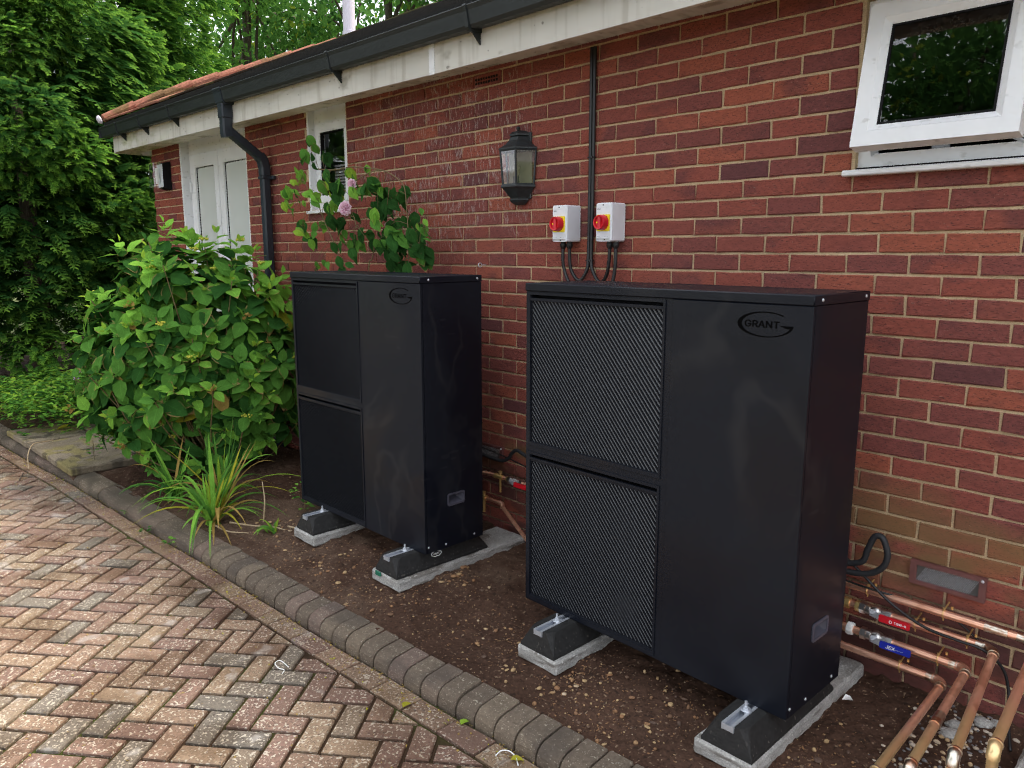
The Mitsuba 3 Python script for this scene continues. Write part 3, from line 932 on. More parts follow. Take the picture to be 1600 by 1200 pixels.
side = sbox(.0152, -H, D - .001, -.0335).difference(sbox(HY - HW / 2 + .006, HZ - HH / 2 + .006, HY + HW / 2 - .006, HZ + HH / 2 - .006))
SIDE = frame((W - .012, 0, 0), (0, 1, 0), (0, 0, 1), (1, 0, 0))
P_['side_panel'] = (mapped(extrude(side, .0115), SIDE), 'm_paint', 25)
rr = lambda a, b, r: sbox(HY - a / 2 + r, HZ - b / 2 + r, HY + a / 2 - r, HZ + b / 2 - r).buffer(r, quad_segs=4)
rim = mapped(extrude(rr(HW, HH, .012).difference(rr(HW - .018, HH - .018, .008)), .0045), frame((W - .0008, 0, 0), (0, 1, 0), (0, 0, 1), (1, 0, 0)))
a_, b_ = (HW - .018) / 2, (HH - .018) / 2
cv = [(W - .0006, HY - a_, HZ - b_), (W - .0006, HY + a_, HZ - b_), (W - .0006, HY + a_, HZ + b_), (W - .0006, HY - a_, HZ + b_),
      (W - .045, HY - a_ + .02, HZ + .004), (W - .045, HY + a_ - .02, HZ + .004), (W - .045, HY + a_ - .012, HZ + b_ - .001), (W - .045, HY - a_ + .012, HZ + b_ - .001)]
cup = tm(cv, [[0, 1, 5], [0, 5, 4], [1, 2, 6], [1, 6, 5], [2, 3, 7], [2, 7, 6], [3, 0, 4], [3, 4, 7], [4, 5, 6], [4, 6, 7]])
P_['handle'] = (join([rim, cup]), 'm_handle', 30)
P_['top_cover'] = (box((-.0025, -.0035, -.0325), (W + .0025, D + .004, 0), .0035), 'm_paint', 40)
scr = lathe([(0, .0032), (.0035, .0028), (.0058, .0008), (.006, 0)], 10)
for k, (y, z) in enumerate(((.05, -.016), (.362, -.016), (.022, -1.350), (.135, -1.362), (.33, -1.358))):
    P_['screw' + 'abcde'[k]] = (mapped(scr, frame((W + (.0025 if z > -.1 else -.0005), y, z), (0, 1, 0), (0, 0, 1), (1, 0, 0))), 'm_zinc', 40)
# emblem: an oval G with the name inside
ea, eb = .094, .0400
ell = lambda a, b, x=0, y=0: affinity.translate(affinity.scale(Point(0, 0).buffer(1, quad_segs=24), a, b), x, y)
gsh = ell(ea, eb).difference(ell(ea - .0115, eb - .0035, .003, 0))
gsh = gsh.difference(Polygon([(.03, -.0005), (.2, -.0005), (.2, .030), (.062, .030), (.05, .020)]))
gsh = gsh.union(Polygon([(.048, -.0008), (.0938, -.0008), (.092, -.0075), (.078, -.0095), (.066, -.0075), (.062, -.0055)]))
gsh = gsh.difference(sbox(.083, -.03, .2, -.045))
EMB = frame((1.068, -.0006, -.0965), (1, 0, 0), (0, 0, 1), (0, -1, 0))
txt = meshkit.text_mesh('GRANT', .0205, .0010, True)
w_ = txt.vertices[:, 0].max() - txt.vertices[:, 0].min()
txt.vertices[:, 0] = (txt.vertices[:, 0] - txt.vertices[:, 0].min()) / w_ * .118 - .069
txt.vertices[:, 1] -= .0095
P_['emblem'] = (mapped(join([extrude(gsh, .0009), txt]), EMB), 'm_logo', False)
plates = {k: mikit.ply(m, b, s) for k, (m, b, s) in P_.items()}
for (o, ang), lab in zip(PUMPS, ('black heat pump cabinet nearest the camera, in front of the two switch boxes', 'black heat pump cabinet further away, beside the hydrangea and the rose')):
    hp = thing('heat_pump', lab, 'heat pump', 'heat pump cabinets in the flower bed')
    c_, s_ = math.cos(ang), math.sin(ang)
    M = frame(o, (c_, s_, 0), (-s_, c_, 0), (0, 0, 1))
    for k, d in plates.items():
        nm = k if k in ('cabinet', 'back_panel', 'front_panel', 'side_panel', 'handle', 'top_cover', 'emblem') else k[:-1]
        part(hp, nm, d, None, M=M, kind='stuff' if k[:-1] == 'grille' else None, label='oval emblem reading GRANT' if nm == 'emblem' else None)

# ================================================================== rubber feet on concrete slabs
FEET = [(.105, -.897, .0, 'rubber foot under the near cabinet, right end, closest to the camera'), (-.752, -.897, .0, 'rubber foot under the near cabinet, left end below the grille'),
        (-1.785, -.918, .009, 'rubber foot with oval badge under the far cabinet, right end'), (-2.600, -.918, .009, 'rubber foot under the far cabinet, left end beside the plants')]
fw, fl_ = .185, .60
base = [(-fw / 2, 0), (fw / 2, 0), (fw / 2, fl_), (-fw / 2, fl_)]
body = hull([(x, y, z) for x, y in base for z in (0, .012)] + [(sx_ * .040, y, .095) for sx_ in (-1, 1) for y in (.010, fl_ - .05)] + [(sx_ * .060, y, .080) for sx_ in (-1, 1) for y in (.03, fl_ - .07)] + [(sx_ * .056, y, .092) for sx_ in (-1, 1) for y in (.05, fl_ - .09)])
import manifold3d as m3
def to_m(m): return m3.Manifold(m3.Mesh(np.asarray(m.vertices, np.float32), np.asarray(m.faces, np.uint32)))
def from_m(M):
    q = M.to_mesh(); return tm(q.vert_properties[:, :3], q.tri_verts)
body = from_m(to_m(body) - to_m(box((-.0225, -.1, .072), (.0225, .9, .2))))
rail = join([box((-.0215, .002, .0725), (-.0185, fl_ - .06, .0965)), box((.0185, .002, .0725), (.0215, fl_ - .06, .0965)), box((-.0183, .004, .0725), (.0183, fl_ - .06, .0750)),
             box((-.0183, .002, .0940), (-.0110, fl_ - .06, .0965)), box((.0110, .002, .0940), (.0183, fl_ - .06, .0965))])
front_cap = box((-.0183, .0015, .0755), (.0183, .0035, .0938))
ply_body, ply_rail = mikit.ply(body, 'm_rubber', False), mikit.ply(join([rail, front_cap]), 'm_zinc')
ply_stud = mikit.ply(cyl((0, .118, .078), (0, .118, .128), .0048, 12), 'm_zinc', 40)
ply_wash = mikit.ply(lathe([(0, .100), (.017, .100), (.018, .0985), (.018, .097)], 20, frame((0, .118, 0), (1, 0, 0), (0, 1, 0), (0, 0, 1))), 'm_zinc', 40)
ply_nut = mikit.ply(lathe([(0, .110), (.009, .110), (.0095, .1005)], 6, frame((0, .118, 0), (1, 0, 0), (0, 1, 0), (0, 0, 1))), 'm_zinc')
ply_pad = mikit.ply(box((-.03, .19, .0945), (.03, .52, .098)), 'm_black')
for k, (x, y, dz_, lab) in enumerate(FEET):
    f = thing('rubber_foot', lab, 'support foot', 'rubber feet under the heat pumps')
    M = frame((x, y, FOOT + dz_), (1, 0, 0), (0, 1, 0), (0, 0, 1))
    part(f, 'body', ply_body, None, M=M); r = part(f, 'rail', ply_rail, None, M=M)
    b = part(f, 'stud', ply_stud, None, M=M); part(b, 'washer', ply_wash, None, M=M); part(b, 'nut', ply_nut, None, M=M)
    if k == 2:
        t2 = meshkit.text_mesh('GRANT', .0085, .0008, True); t2.apply_translation((-(t2.vertices[:, 0].max()) / 2, -.0042, .0012))
        bd = join([extrude(ell(.034, .0150).difference(ell(.0295, .0112)), .002), t2])
        sl = np.array([fw / 2 - .060, 0, -.068]); sl /= np.linalg.norm(sl)      # down the flank
        nrm = np.array([.068, 0, fw / 2 - .060]); nrm /= np.linalg.norm(nrm)
        part(f, 'badge', mapped(bd, frame((x + .0728, y + .262, FOOT + dz_ + .0585), (0, 1, 0), -sl * 1.0, nrm)), 'm_plastic_white', label='white oval badge reading GRANT')
SLABS = [(-.012, .205, -.905, -.020, 'concrete slab under the foot nearest the camera, reaching to the pipes'), (-.862, -.640, -.905, -.03, 'concrete slab under the near cabinet, left end'),
         (-1.905, -1.668, -.925, -.052, 'concrete slab under the badge foot of the far cabinet'), (-2.716, -2.486, -.930, -.06, 'concrete slab under the far cabinet, left end beside the plants')]
for k, (a, b, c, d, lab) in enumerate(SLABS):
    m = rough_box((a, c, FOOT - .06 + (.009 if k > 1 else 0)), (b, d, FOOT + (.009 if k > 1 else 0)), .009, .018, .005, k * 5, 30)
    top = FOOT + (.009 if k > 1 else 0)
    m.vertices[:, 2] = np.minimum(m.vertices[:, 2], top + .0004)
    solo('concrete_slab', m, 'm_concrete', lab, 'concrete slab', 40, 'concrete slabs under the rubber feet')

# ================================================================== copper pipes
PR = .0142


def ring(p, d, r, w): 
    d = np.asarray(d, float) / np.linalg.norm(d); p = np.asarray(p, float)
    return lathe([(r * .8, -w / 2), (r, -w / 2), (r, w / 2), (r * .8, w / 2)], 20, axis_frame(p, p + d))


def bend(p, d_in, d_out, R, n=9):
    d_in, d_out = np.asarray(d_in, float), np.asarray(d_out, float)
    c = np.asarray(p, float) - d_in * R + d_out * R
    return np.array([c - d_out * R * math.cos(t) + d_in * R * math.sin(t) for t in np.linspace(0, math.pi / 2, n)])


def pipe(label, z, y, xe, ye, x0=-.55, corner=True, y_leg=-.79, dx=.05, z_end=None):
    """runs along the wall at height z, turns towards the viewer at xe"""
    t = thing('copper_pipe', label, 'pipe', 'copper pipes along the foot of the wall')
    part(t, 'run', cyl((x0, y, z), (xe - .045, y, z), PR, 18), 'm_copper', 40)
    leg = np.array([dx, y_leg - y, 0]); leg /= np.linalg.norm(leg)
    R = .036
    bp = bend((xe, y, z), (1, 0, 0), leg, R)
    e = part(t, 'elbow', tube(bp, .0178, 16), 'm_solder' if z > -1.65 else 'm_copper', 50)
    part(e, 'solder_ring', ring((xe - .030, y, z), (1, 0, 0), .0182, .006), 'm_solder', 40)
    part(e, 'solder_ring', ring(bp[-1], leg, .0182, .006), 'm_solder', 40)
    part(e, 'socket', cyl((xe - .058, y, z), (xe - .034, y, z), .0166, 18), 'm_solder', 40)
    part(e, 'socket', cyl(bp[-1] - leg * .002, bp[-1] + leg * .022, .0166, 18), 'm_solder', 40)
    end = np.array([xe + dx, y_leg, z])
    part(t, 'leg_run', cyl(bp[-1] + leg * .005, end - leg * .03, PR, 18), 'm_copper', 40)
    return t, end, leg


def hook_clip(t, x, y, z, up=True):
    d = 1
    c = part(t, 'pipe_clip', join([tube([(x, y + (PR + .002) * math.cos(a) * 1.0, z + (PR + .002) * math.sin(a)) for a in np.linspace(0, 2 * math.pi, 18)], .0022, 6), cyl((x, y, z + PR + .001), (x, y + .055, z + PR + .012), .003, 8), cyl((x, y, z - PR), (x, y, z - PR - .012), .0028, 8), cyl((x, y - .004, z + PR), (x, y - .004, z + PR + .010), .0045, 8), cyl((x + .02, y + .02, z + PR + .002), (x + .02, y + .02, z + PR + .012), .0045, 8)]), 'm_brass', 40)


def down_elbow(t, end, leg, bsdf, zlow=-2.05):
    bp = bend(end, leg, (0, 0, -1), .028)
    e = part(t, 'elbow', tube(bp, .0168, 16), bsdf, 50)
    part(e, 'solder_ring', ring(bp[0], leg, .0185, .006), 'm_solder', 40)
    part(e, 'drop', cyl(bp[-1], (bp[-1][0], bp[-1][1], zlow), PR, 16), 'm_copper', 40)


def valve(t, x, y, z, handle, labtext, txt_, lab, Lh=.10):
    """lever ball valve on a pipe running along x; centre at x"""
    hexn = lambda a, b, r: lathe([(r * .6, 0), (r, 0), (r, b - a), (r * .6, b - a)], 6, axis_frame((a, y, z), (b, y, z)))
    rnd = lambda a, b, r: lathe([(r * .6, 0), (r, .001), (r, b - a - .001), (r * .6, b - a)], 18, axis_frame((a, y, z), (b, y, z)))
    v = part(t, 'valve', join([hexn(x - .058, x - .038, .0235), rnd(x - .0375, x - .0205, .019), lathe([(.012, -.022), (.0225, -.014), (.026, 0), (.0225, .014), (.012, .022)], 18, axis_frame((x, y, z), (x + 1, y, z))), rnd(x + .0205, x + .0375, .019), hexn(x + .038, x + .058, .0235)]), 'm_chrome', 35)
    part(v, 'stem', join([cyl((x, y - .02, z + .008), (x, y - .040, z + .014), .009, 12), lathe([(0, .008), (.0095, .008), (.0095, 0)], 6, axis_frame((x, y - .040, z + .014), (x, y - .046, z + .016)))]), 'm_zinc', 35)
    yh, zh = y - .036, z + .002
    part(v, 'lever_plate', hull([(x - .012, yh, zh - .008), (x - .012, yh, zh + .020), (x + .035, yh - .004, zh - .012), (x + .035, yh - .004, zh + .010), (x - .012, yh - .002, zh - .008), (x - .012, yh - .002, zh + .020), (x + .035, yh - .006, zh - .012), (x + .035, yh - .006, zh + .010)]), 'm_zinc')
    poly = sbox(x + .030, zh - .010, x + .030 + Lh, zh + .008).buffer(.004, quad_segs=3)
    part(v, 'lever', front_plate(poly, yh - .011, yh - .003), handle, 30, label=lab)
    if txt_:
        m = join([mapped(meshkit.text_mesh(s, h, .0006, True), frame((x + ox, yh - .0112, zh + oz), (1, 0, 0), (0, 0, 1), (0, -1, 0))) for s, h, ox, oz in txt_])
        part(v, 'lettering', m, 'm_white_print')


t1, e1_, l1 = pipe('copper pipe running highest along the wall and turning out at the frame edge', -1.536, -.06, .755, 0, dx=.055)
for x in (.205, .47): hook_clip(t1, x, -.06, -1.536)
part(t1, 'coupling', cyl((.60, -.06, -1.536), (.668, -.06, -1.536), .0168, 18), 'm_solder', 40)
part(t1, 'solder_ring', ring((.668, -.06, -1.536), (1, 0, 0), .0185, .006), 'm_solder', 40)
down_elbow(t1, e1_, l1, 'm_copper')
t2, e2_, l2 = pipe('copper pipe with the red lever valve, second from the top', -1.606, -.07, .640, 0, x0=.06, dx=.080)
for x in (.385, .555): hook_clip(t2, x, -.07, -1.606)
valve(t2, .245, -.07, -1.606, 'm_red', '', [('O', .011, .062, -.008), ('TORE-B', .008, .080, -.006)], 'red lever with white lettering')
part(t2, 'nut', join([lathe([(.010, 0), (.021, 0), (.021, .02), (.010, .02)], 6, axis_frame((.170, -.07, -1.606), (.2, -.07, -1.606))), lathe([(.010, 0), (.022, 0), (.022, .022), (.010, .022)], 6, axis_frame((.125, -.07, -1.606), (.2, -.07, -1.606)))]), 'm_brass', 30)
part(t2, 'drain_cock', join([cyl((.105, -.07, -1.585), (.105, -.07, -1.66), .0045, 10), lathe([(.004, 0), (.010, 0), (.010, .018), (.004, .018)], 12, axis_frame((.105, -.07, -1.592), (.105, -.07, -1.5)))]), 'm_brass', 30)
down_elbow(t2, e2_, l2, 'm_solder')
t3, e3_, l3 = pipe('copper pipe with the blue lever valve and white nut, third from the top', -1.698, -.09, .570, 0, x0=.06, dx=.044)
for x in (.475,): hook_clip(t3, x, -.09, -1.698)
valve(t3, .262, -.09, -1.698, 'm_blue', '', [('JEX', .013, .048, -.0075), ('------', .006, .078, -.005)], 'blue lever reading JEX')
part(t3, 'nut', lathe([(.012, 0), (.024, .002), (.027, .012), (.024, .024), (.012, .026)], 8, axis_frame((.150, -.09, -1.698), (.3, -.09, -1.698))), 'm_plastic_white', 30, label='white plastic nut')
part(t3, 'coupling', cyl(e3_ - l3 * .34, e3_ - l3 * .27, .0166, 16), 'm_solder', 40)
down_elbow(t3, e3_, l3, 'm_solder')
t4, e4_, l4 = pipe('copper pipe lowest on the wall, resting on the soil', -1.772, -.10, .503, 0, dx=.018)
hook_clip(t4, .355, -.10, -1.772)
down_elbow(t4, e4_, l4, 'm_copper')

# pipes between the two cabinets
t = thing('copper_pipe', 'thin copper pipe with brass drain cock behind the two cabinets, upper one', 'pipe', 'copper pipes between the cabinets')
yy, zz_ = -.075, -1.533
part(t, 'run', tube(spline([(-2.2, -.16, -1.56), (-2.03, -.10, -1.553), (-1.97, yy, -1.535), (-1.75, yy, zz_), (-1.3, yy, zz_)], 5), .0112, 14), 'm_copper', 40)
for x in (-1.975, -1.945): part(t, 'solder_ring', ring((x, yy - .002, -1.534), (1, 0, 0), .0135, .006), 'm_solder', 40)
part(t, 'drain_cock', join([lathe([(.008, 0), (.016, 0), (.016, .016), (.008, .016)], 6, axis_frame((-1.895, yy, zz_), (-1.8, yy, zz_))), lathe([(.008, 0), (.014, 0), (.014, .05), (.008, .05)], 12, axis_frame((-1.875, yy, zz_), (-1.8, yy, zz_))), cyl((-1.85, yy, zz_ + .03), (-1.85, yy, zz_ - .09), .0075, 10), cyl((-1.85, yy, zz_ + .02), (-1.85, yy, zz_ + .035), .011, 10), lathe([(.008, 0), (.016, 0), (.016, .016), (.008, .016)], 6, axis_frame((-1.795, yy, zz_), (-1.7, yy, zz_)))]), 'm_brass', 30)
valve(t, -1.72, yy, zz_, 'm_red', '', [], 'red lever')
t = thing('copper_pipe', 'thin copper pipe sloping to the ground behind the two cabinets, lower one', 'pipe', 'copper pipes between the cabinets')
part(t, 'run', tube([(-2.2, -.075, -1.69), (-1.85, -.075, -1.69)], .0112, 14), 'm_copper', 40)
part(t, 'elbow', tube(spline([(-1.86, -.075, -1.69), (-1.84, -.076, -1.691), (-1.822, -.085, -1.697), (-1.812, -.094, -1.705)], 4), .0135, 14), 'm_copper', 40)
part(t, 'leg_run', tube([(-1.818, -.090, -1.700), (-1.38, -.31, -1.735)], .0112, 14), 'm_copper', 40)
part(t, 'drain_cock', join([lathe([(.008, 0), (.017, 0), (.017, .05), (.008, .05)], 12, axis_frame((-2.02, -.075, -1.69), (-1.9, -.075, -1.69))), cyl((-1.985, -.08, -1.65), (-1.985, -.08, -1.775), .0095, 12)]), 'm_brass', 30)

# ================================================================== cables
solo('insulated_hose', tube(spline([(.0, -.16, -1.40), (.10, -.11, -1.435), (.185, -.10, -1.415), (.205, -.10, -1.36), (.225, -.10, -1.305), (.25, -.10, -1.297), (.268, -.10, -1.325), (.277, -.10, -1.37), (.258, -.10, -1.42), (.20, -.10, -1.458), (.10, -.11, -1.468), (-.05, -.14, -1.47)], 7), .0115, 12), 'm_lag', 'thick black hose looping out beside the near cabinet', 'hose', True)
solo('cable', tube(spline([(.02, -.12, -1.36), (.12, -.095, -1.415), (.18, -.09, -1.458), (.30, -.09, -1.545), (.42, -.10, -1.590), (.53, -.105, -1.598), (.61, -.10, -1.604), (.665, -.06, -1.665), (.69, -.05, -1.75), (.705, -.08, -1.84), (.735, -.16, -1.895)], 7), .0052, 10), 'm_cable', 'thin black cable drooping across the copper pipes', 'cable', True)
solo('cable', tube(spline([(.0, -.09, -1.50), (.14, -.082, -1.515), (.24, -.080, -1.518), (.36, -.04, -1.535), (.48, -.03, -1.55), (.60, -.03, -1.62)], 7), .004, 8), 'm_cable', 'thin black cable lying along the highest copper pipe', 'cable', True)
solo('insulated_hose', tube(spline([(-2.25, -.06, -1.43), (-2.03, -.05, -1.44), (-1.95, -.045, -1.447), (-1.87, -.045, -1.447), (-1.81, -.05, -1.42), (-1.765, -.06, -1.375), (-1.72, -.07, -1.352), (-1.66, -.09, -1.352), (-1.5, -.12, -1.38)], 7), .0105, 12), 'm_lag', 'black hose waving along the wall between the two cabinets', 'hose', True)
solo('cable', tube(spline([(-2.25, -.03, -1.40), (-1.95, -.028, -1.415), (-1.6, -.03, -1.46), (-1.3, -.03, -1.5)], 6), .004, 8), 'm_cable', 'thin black cable straight along the wall between the two cabinets', 'cable', True)

# ================================================================== switch boxes and their cables
def rounded(poly, r): return poly.buffer(-r).buffer(r, quad_segs=4)


for (x0, x1), lab in (((-1.428, -1.330), 'white isolator switch box with red knob, left one nearer the lantern'), ((-1.146, -1.050), 'white isolator switch box with red knob, right one beside the black cables')):
    z0, z1, dp_ = -.208, -.030, .110
    b = thing('switch_box', lab, 'switch box', 'isolator switch boxes on the wall')
    xm = (x0 + x1) / 2
    body_ = from_m(to_m(box((x0, -dp_, z0), (x1, -.001, z1), .006)) - to_m(box((x0 + .005, -dp_ - .01, z0 - .01), (x1 - .008, -dp_ + .012, z0 + .014))) - to_m(box((x0 + .004, -dp_ - .01, z0 + .0141), (x1 - .006, -dp_ + .0012, z1 - .020))))
    part(b, 'body', body_, 'm_box', 30)
    pl = part(b, 'switch_plate', front_plate(rounded(sbox(x0 + .010, -.160, x0 + .086, -.084), .004), -dp_ - .0035, -dp_ + .002), 'm_yellow')
    cx, cz = x0 + .047, -.121
    part(pl, 'marks', join([front_plate(sbox(cx + .022, -.097, cx + .026, -.091), -dp_ - .0042, -dp_ - .003), front_plate(sbox(cx + .014, -.0965, cx + .018, -.0915), -dp_ - .0042, -dp_ - .003), front_plate(sbox(cx + .031, -.116, cx + .0335, -.108), -dp_ - .0042, -dp_ - .003)]), 'm_dark_print')
    KN = frame((cx, -dp_ - .0035, cz), (1, 0, 0), (0, 0, 1), (0, -1, 0))
    kn = part(b, 'knob', join([lathe([(.036, 0), (.0365, .004), (.034, .030), (.031, .034), (.026, .032), (.024, .022), (.012, .020), (0, .020)], 28, KN), mapped(box((-.008, -.030, .012), (.008, .030, .031), .003), KN)]), 'm_red', 35, label='red rotary knob')
    part(kn, 'pointer', mapped(lathe([(0, .0335), (.004, .0325), (.004, .030)], 10, frame((cx - .010, 0, cz), (1, 0, 0), (0, 0, 1), (0, -1, 0))), np.array([[1, 0, 0, 0], [0, 1, 0, -dp_ - .0035], [0, 0, 1, 0], [0, 0, 0, 1.0]])), 'm_yellow')
    part(b, 'print', join([front_plate(sbox(x0 + .010 + k * .0065, -.0615, x0 + .0148 + k * .0065, -.0555), -dp_ + .0008, -dp_ + .0014) for k in range(3)] + [front_plate(sbox(a, -.186, c, -.1845), -dp_ + .0008, -dp_ + .0014) for a, c in ((x0 + .008, x0 + .030), (x0 + .052, x0 + .064), (x0 + .070, x0 + .076))]), 'm_grey_print')
    for z in (z1 - .010, z0 + .008): part(b, 'screw', lathe([(0, .002), (.003, .0018), (.0035, 0)], 10, frame((xm - .002, -dp_ + (.0115 if z < -.1 else 0), z), (1, 0, 0), (0, 0, 1), (0, -1, 0))), 'm_dark')
    for k, gx in enumerate((x0 + .028 + (.017 if x0 > -1.3 else 0), x0 + .070 + (.012 if x0 > -1.3 else 0))):
        part(b, 'gland', lathe([(.010, -.034), (.013, -.028), (.0165, -.020), (.0165, -.010), (.0135, -.008), (.0135, 0), (.005, 0)], 12, frame((gx, -.055, z0), (1, 0, 0), (0, 1, 0), (0, 0, 1))), 'm_cable', 30)
cb = lambda pts, lab: solo('cable', tube(spline(pts, 8), .0088, 12), 'm_cable', lab, 'cable', True)
cb([(-1.400, -.055, -.23), (-1.402, -.055, -.30), (-1.396, -.05, -.345), (-1.370, -.05, -.40), (-1.33, -.05, -.45), (-1.30, -.06, -.52)], 'black cable from the left gland of the left switch box')
cb([(-1.358, -.055, -.23), (-1.358, -.052, -.30), (-1.352, -.045, -.35), (-1.325, -.035, -.393), (-1.298, -.028, -.392), (-1.272, -.022, -.35), (-1.266, -.018, -.30), (-1.266, -.014, -.1), (-1.267, -.014, .3), (-1.268, -.014, .70)], 'black cable looping from the right gland of the left switch box up the wall')
cb([(-1.101, -.055, -.23), (-1.106, -.052, -.30), (-1.122, -.045, -.36), (-1.155, -.034, -.398), (-1.19, -.028, -.398), (-1.225, -.022, -.36), (-1.246, -.018, -.30), (-1.248, -.014, -.1), (-1.248, -.014, .3), (-1.249, -.014, .70)], 'black cable looping from the left gland of the right switch box up the wall')
cb([(-1.064, -.055, -.23), (-1.064, -.055, -.30), (-1.070, -.055, -.36), (-1.085, -.06, -.45), (-1.09, -.06, -.54)], 'black cable hanging from the right gland of the right switch box')
for z, lab in ((.195, 'black cable tie round the upright cables beside the lantern'), (-.300, 'black cable tie round the upright cables below the switch boxes')):
    solo('cable_tie', join([box((-1.279, -.0245, z - .003), (-1.237, -.0035, z + .003), .002), box((-1.250, -.030, z - .005), (-1.242, -.0235, z + .005))]), 'm_cable', lab, 'cable tie')
solo('wall_hook', join([cyl((-2.05, 0.003, -.332), (-2.05, -.03, -.332), .0035, 8), tube([(-2.05, -.03 - .012 + .012 * math.cos(a), -.332 + .012 * math.sin(a)) for a in np.linspace(0, 5.6, 16)], .0032, 8)]), 'm_zinc', 'small steel screw eye in the wall left of the switch boxes', 'hook', 40)

# ================================================================== wall lantern
LX = -1.752
lant = thing('wall_lantern', 'weathered black half lantern with clear panes on the brick wall', 'wall lantern')


def hexring(a, z): return [(LX - a, -.012, z), (LX - a / 2 * 1.02, -.012 - a * .84, z), (LX + a / 2 * 1.02, -.012 - a * .84, z), (LX + a, -.012, z)]


def hexloft(levels):
    V = np.vstack([hexring(a, z) for a, z in levels]); n = 4; i = np.arange(n); j = (i + 1) % n; F = []
    for k in range(len(levels) - 1): F += [np.c_[k * n + i, k * n + j, (k + 1) * n + j], np.c_[k * n + i, (k + 1) * n + j, (k + 1) * n + i]]
    for k in (0, len(levels) - 1): F.append(k * n + np.array([[0, 1, 2], [0, 2, 3]]))
    return tm(V, np.vstack(F))


part(lant, 'back_plate', box((LX - .075, -.012, .02), (LX + .075, -.001, .36), .003), 'm_lantern')
part(lant, 'roof', hexloft([(.112, .268), (.122, .272), (.122, .279), (.110, .284), (.085, .300), (.066, .320), (.058, .336), (.052, .342)]), 'm_lantern')
part(lant, 'cap', hexloft([(.052, .3425), (.062, .344), (.062, .352), (.045, .366), (.018, .372)]), 'm_lantern')
part(lant, 'finial', lathe([(0, .394), (.009, .391), (.012, .384), (.008, .377), (.006, .372)], 12, frame((LX, -.03, 0), (1, 0, 0), (0, 1, 0), (0, 0, 1))), 'm_lantern', 40)
A0, A1, Z0, Z1 = .113, .098, .268, .092
c0, c1 = np.array(hexring(A0, Z0)), np.array(hexring(A1, Z1))
fr = [tube([a, b], .0058, 6) for a, b in zip(c0, c1)] + [tube([c0[k], c0[k + 1]], .006, 6) for k in range(3)] + [tube([c1[k], c1[k + 1]], .0065, 6) for k in range(3)]
part(lant, 'frame', join(fr), 'm_lantern', 40)
for k in range(3):
    part(lant, 'pane', tm([c0[k], c0[k + 1], c1[k + 1], c1[k]], [[0, 1, 2], [0, 2, 3]]), 'm_glass')
part(lant, 'base', hexloft([(.108, .092), (.110, .088), (.110, .080), (.100, .074), (.092, .066), (.070, .040), (.058, .026), (.056, .020)]), 'm_lantern')
part(lant, 'drop', hexloft([(.060, .0198), (.060, .014), (.050, .002), (.030, -.010)]), 'm_lantern')
part(lant, 'lamp_holder', cyl((LX + .01, -.055, .093), (LX + .01, -.055, .135), .017, 14), 'm_lantern', 40)
part(lant, 'bulb', lathe([(.012, 0), (.014, .01), (.024, .035), (.024, .05), (.012, .066), (0, .07)], 14, frame((LX + .01, -.055, .135), (1, 0, 0), (0, 1, 0), (0, 0, 1))), 'm_cream', 40)
part(lant, 'reflector', box((LX - .085, -.0145, .10), (LX + .085, -.0125, .262)), 'm_cream')

lt = thing('bulkhead_light', 'small black outdoor wall light with clear lens left of the white door', 'wall light')
part(lt, 'body', hull([(-6.86, -.002, .615), (-6.70, -.002, .615), (-6.86, -.002, .345), (-6.70, -.002, .345), (-6.85, -.075, .60), (-6.71, -.075, .60), (-6.85, -.075, .36), (-6.71, -.075, .36)]), 'm_black')
part(lt, 'reflector', box((-6.845, -.0775, .37), (-6.715, -.0755, .59)), 'm_box')
part(lt, 'lens', from_m(to_m(box((-6.852, -.165, .358), (-6.708, -.0785, .602), .01))), 'm_lens')
part(lt, 'tube', cyl((-6.78, -.11, .40), (-6.78, -.11, .55), .016, 10), 'm_plastic_white', 40)
# ================================================================== plants
def leaf_mesh(tone, L=1.0, wid=.62, fold=.18, curl=.35, nr=7, nc=4, seed=0, sharp=.9, wave=.03):
    """blade along +y, upper side +z; uv carries tone and place on the blade"""
    r = np.random.default_rng(seed)
    V, U = [], []
    ph = r.random() * 6
    for i in range(nr):
        t = i / (nr - 1)
        w = wid / 2 * (math.sin(math.pi * min(1, (t * .98 + .02)) ** .82) ** sharp if 0 < t < 1 else .0)
        for j in range(nc + 1):
            s = j / nc - .5
            x = 2 * s * w
            z = abs(x) * fold * 2 - curl * (t ** 1.8) * .5 + wave * math.sin(ph + t * 9) * abs(s) * 2
            y = t - .10 * curl * t * t
            V.append((x * L, y * L, z * L)); U.append((tone + .5 + .94 * s, t))
    F = []
    n = nc + 1
    for i in range(nr - 1):
        for j in range(nc):
            a = i * n + j
            F += [(a, a + 1, a + n + 1), (a, a + n + 1, a + n)]
    return tm(V, F), np.array(U)


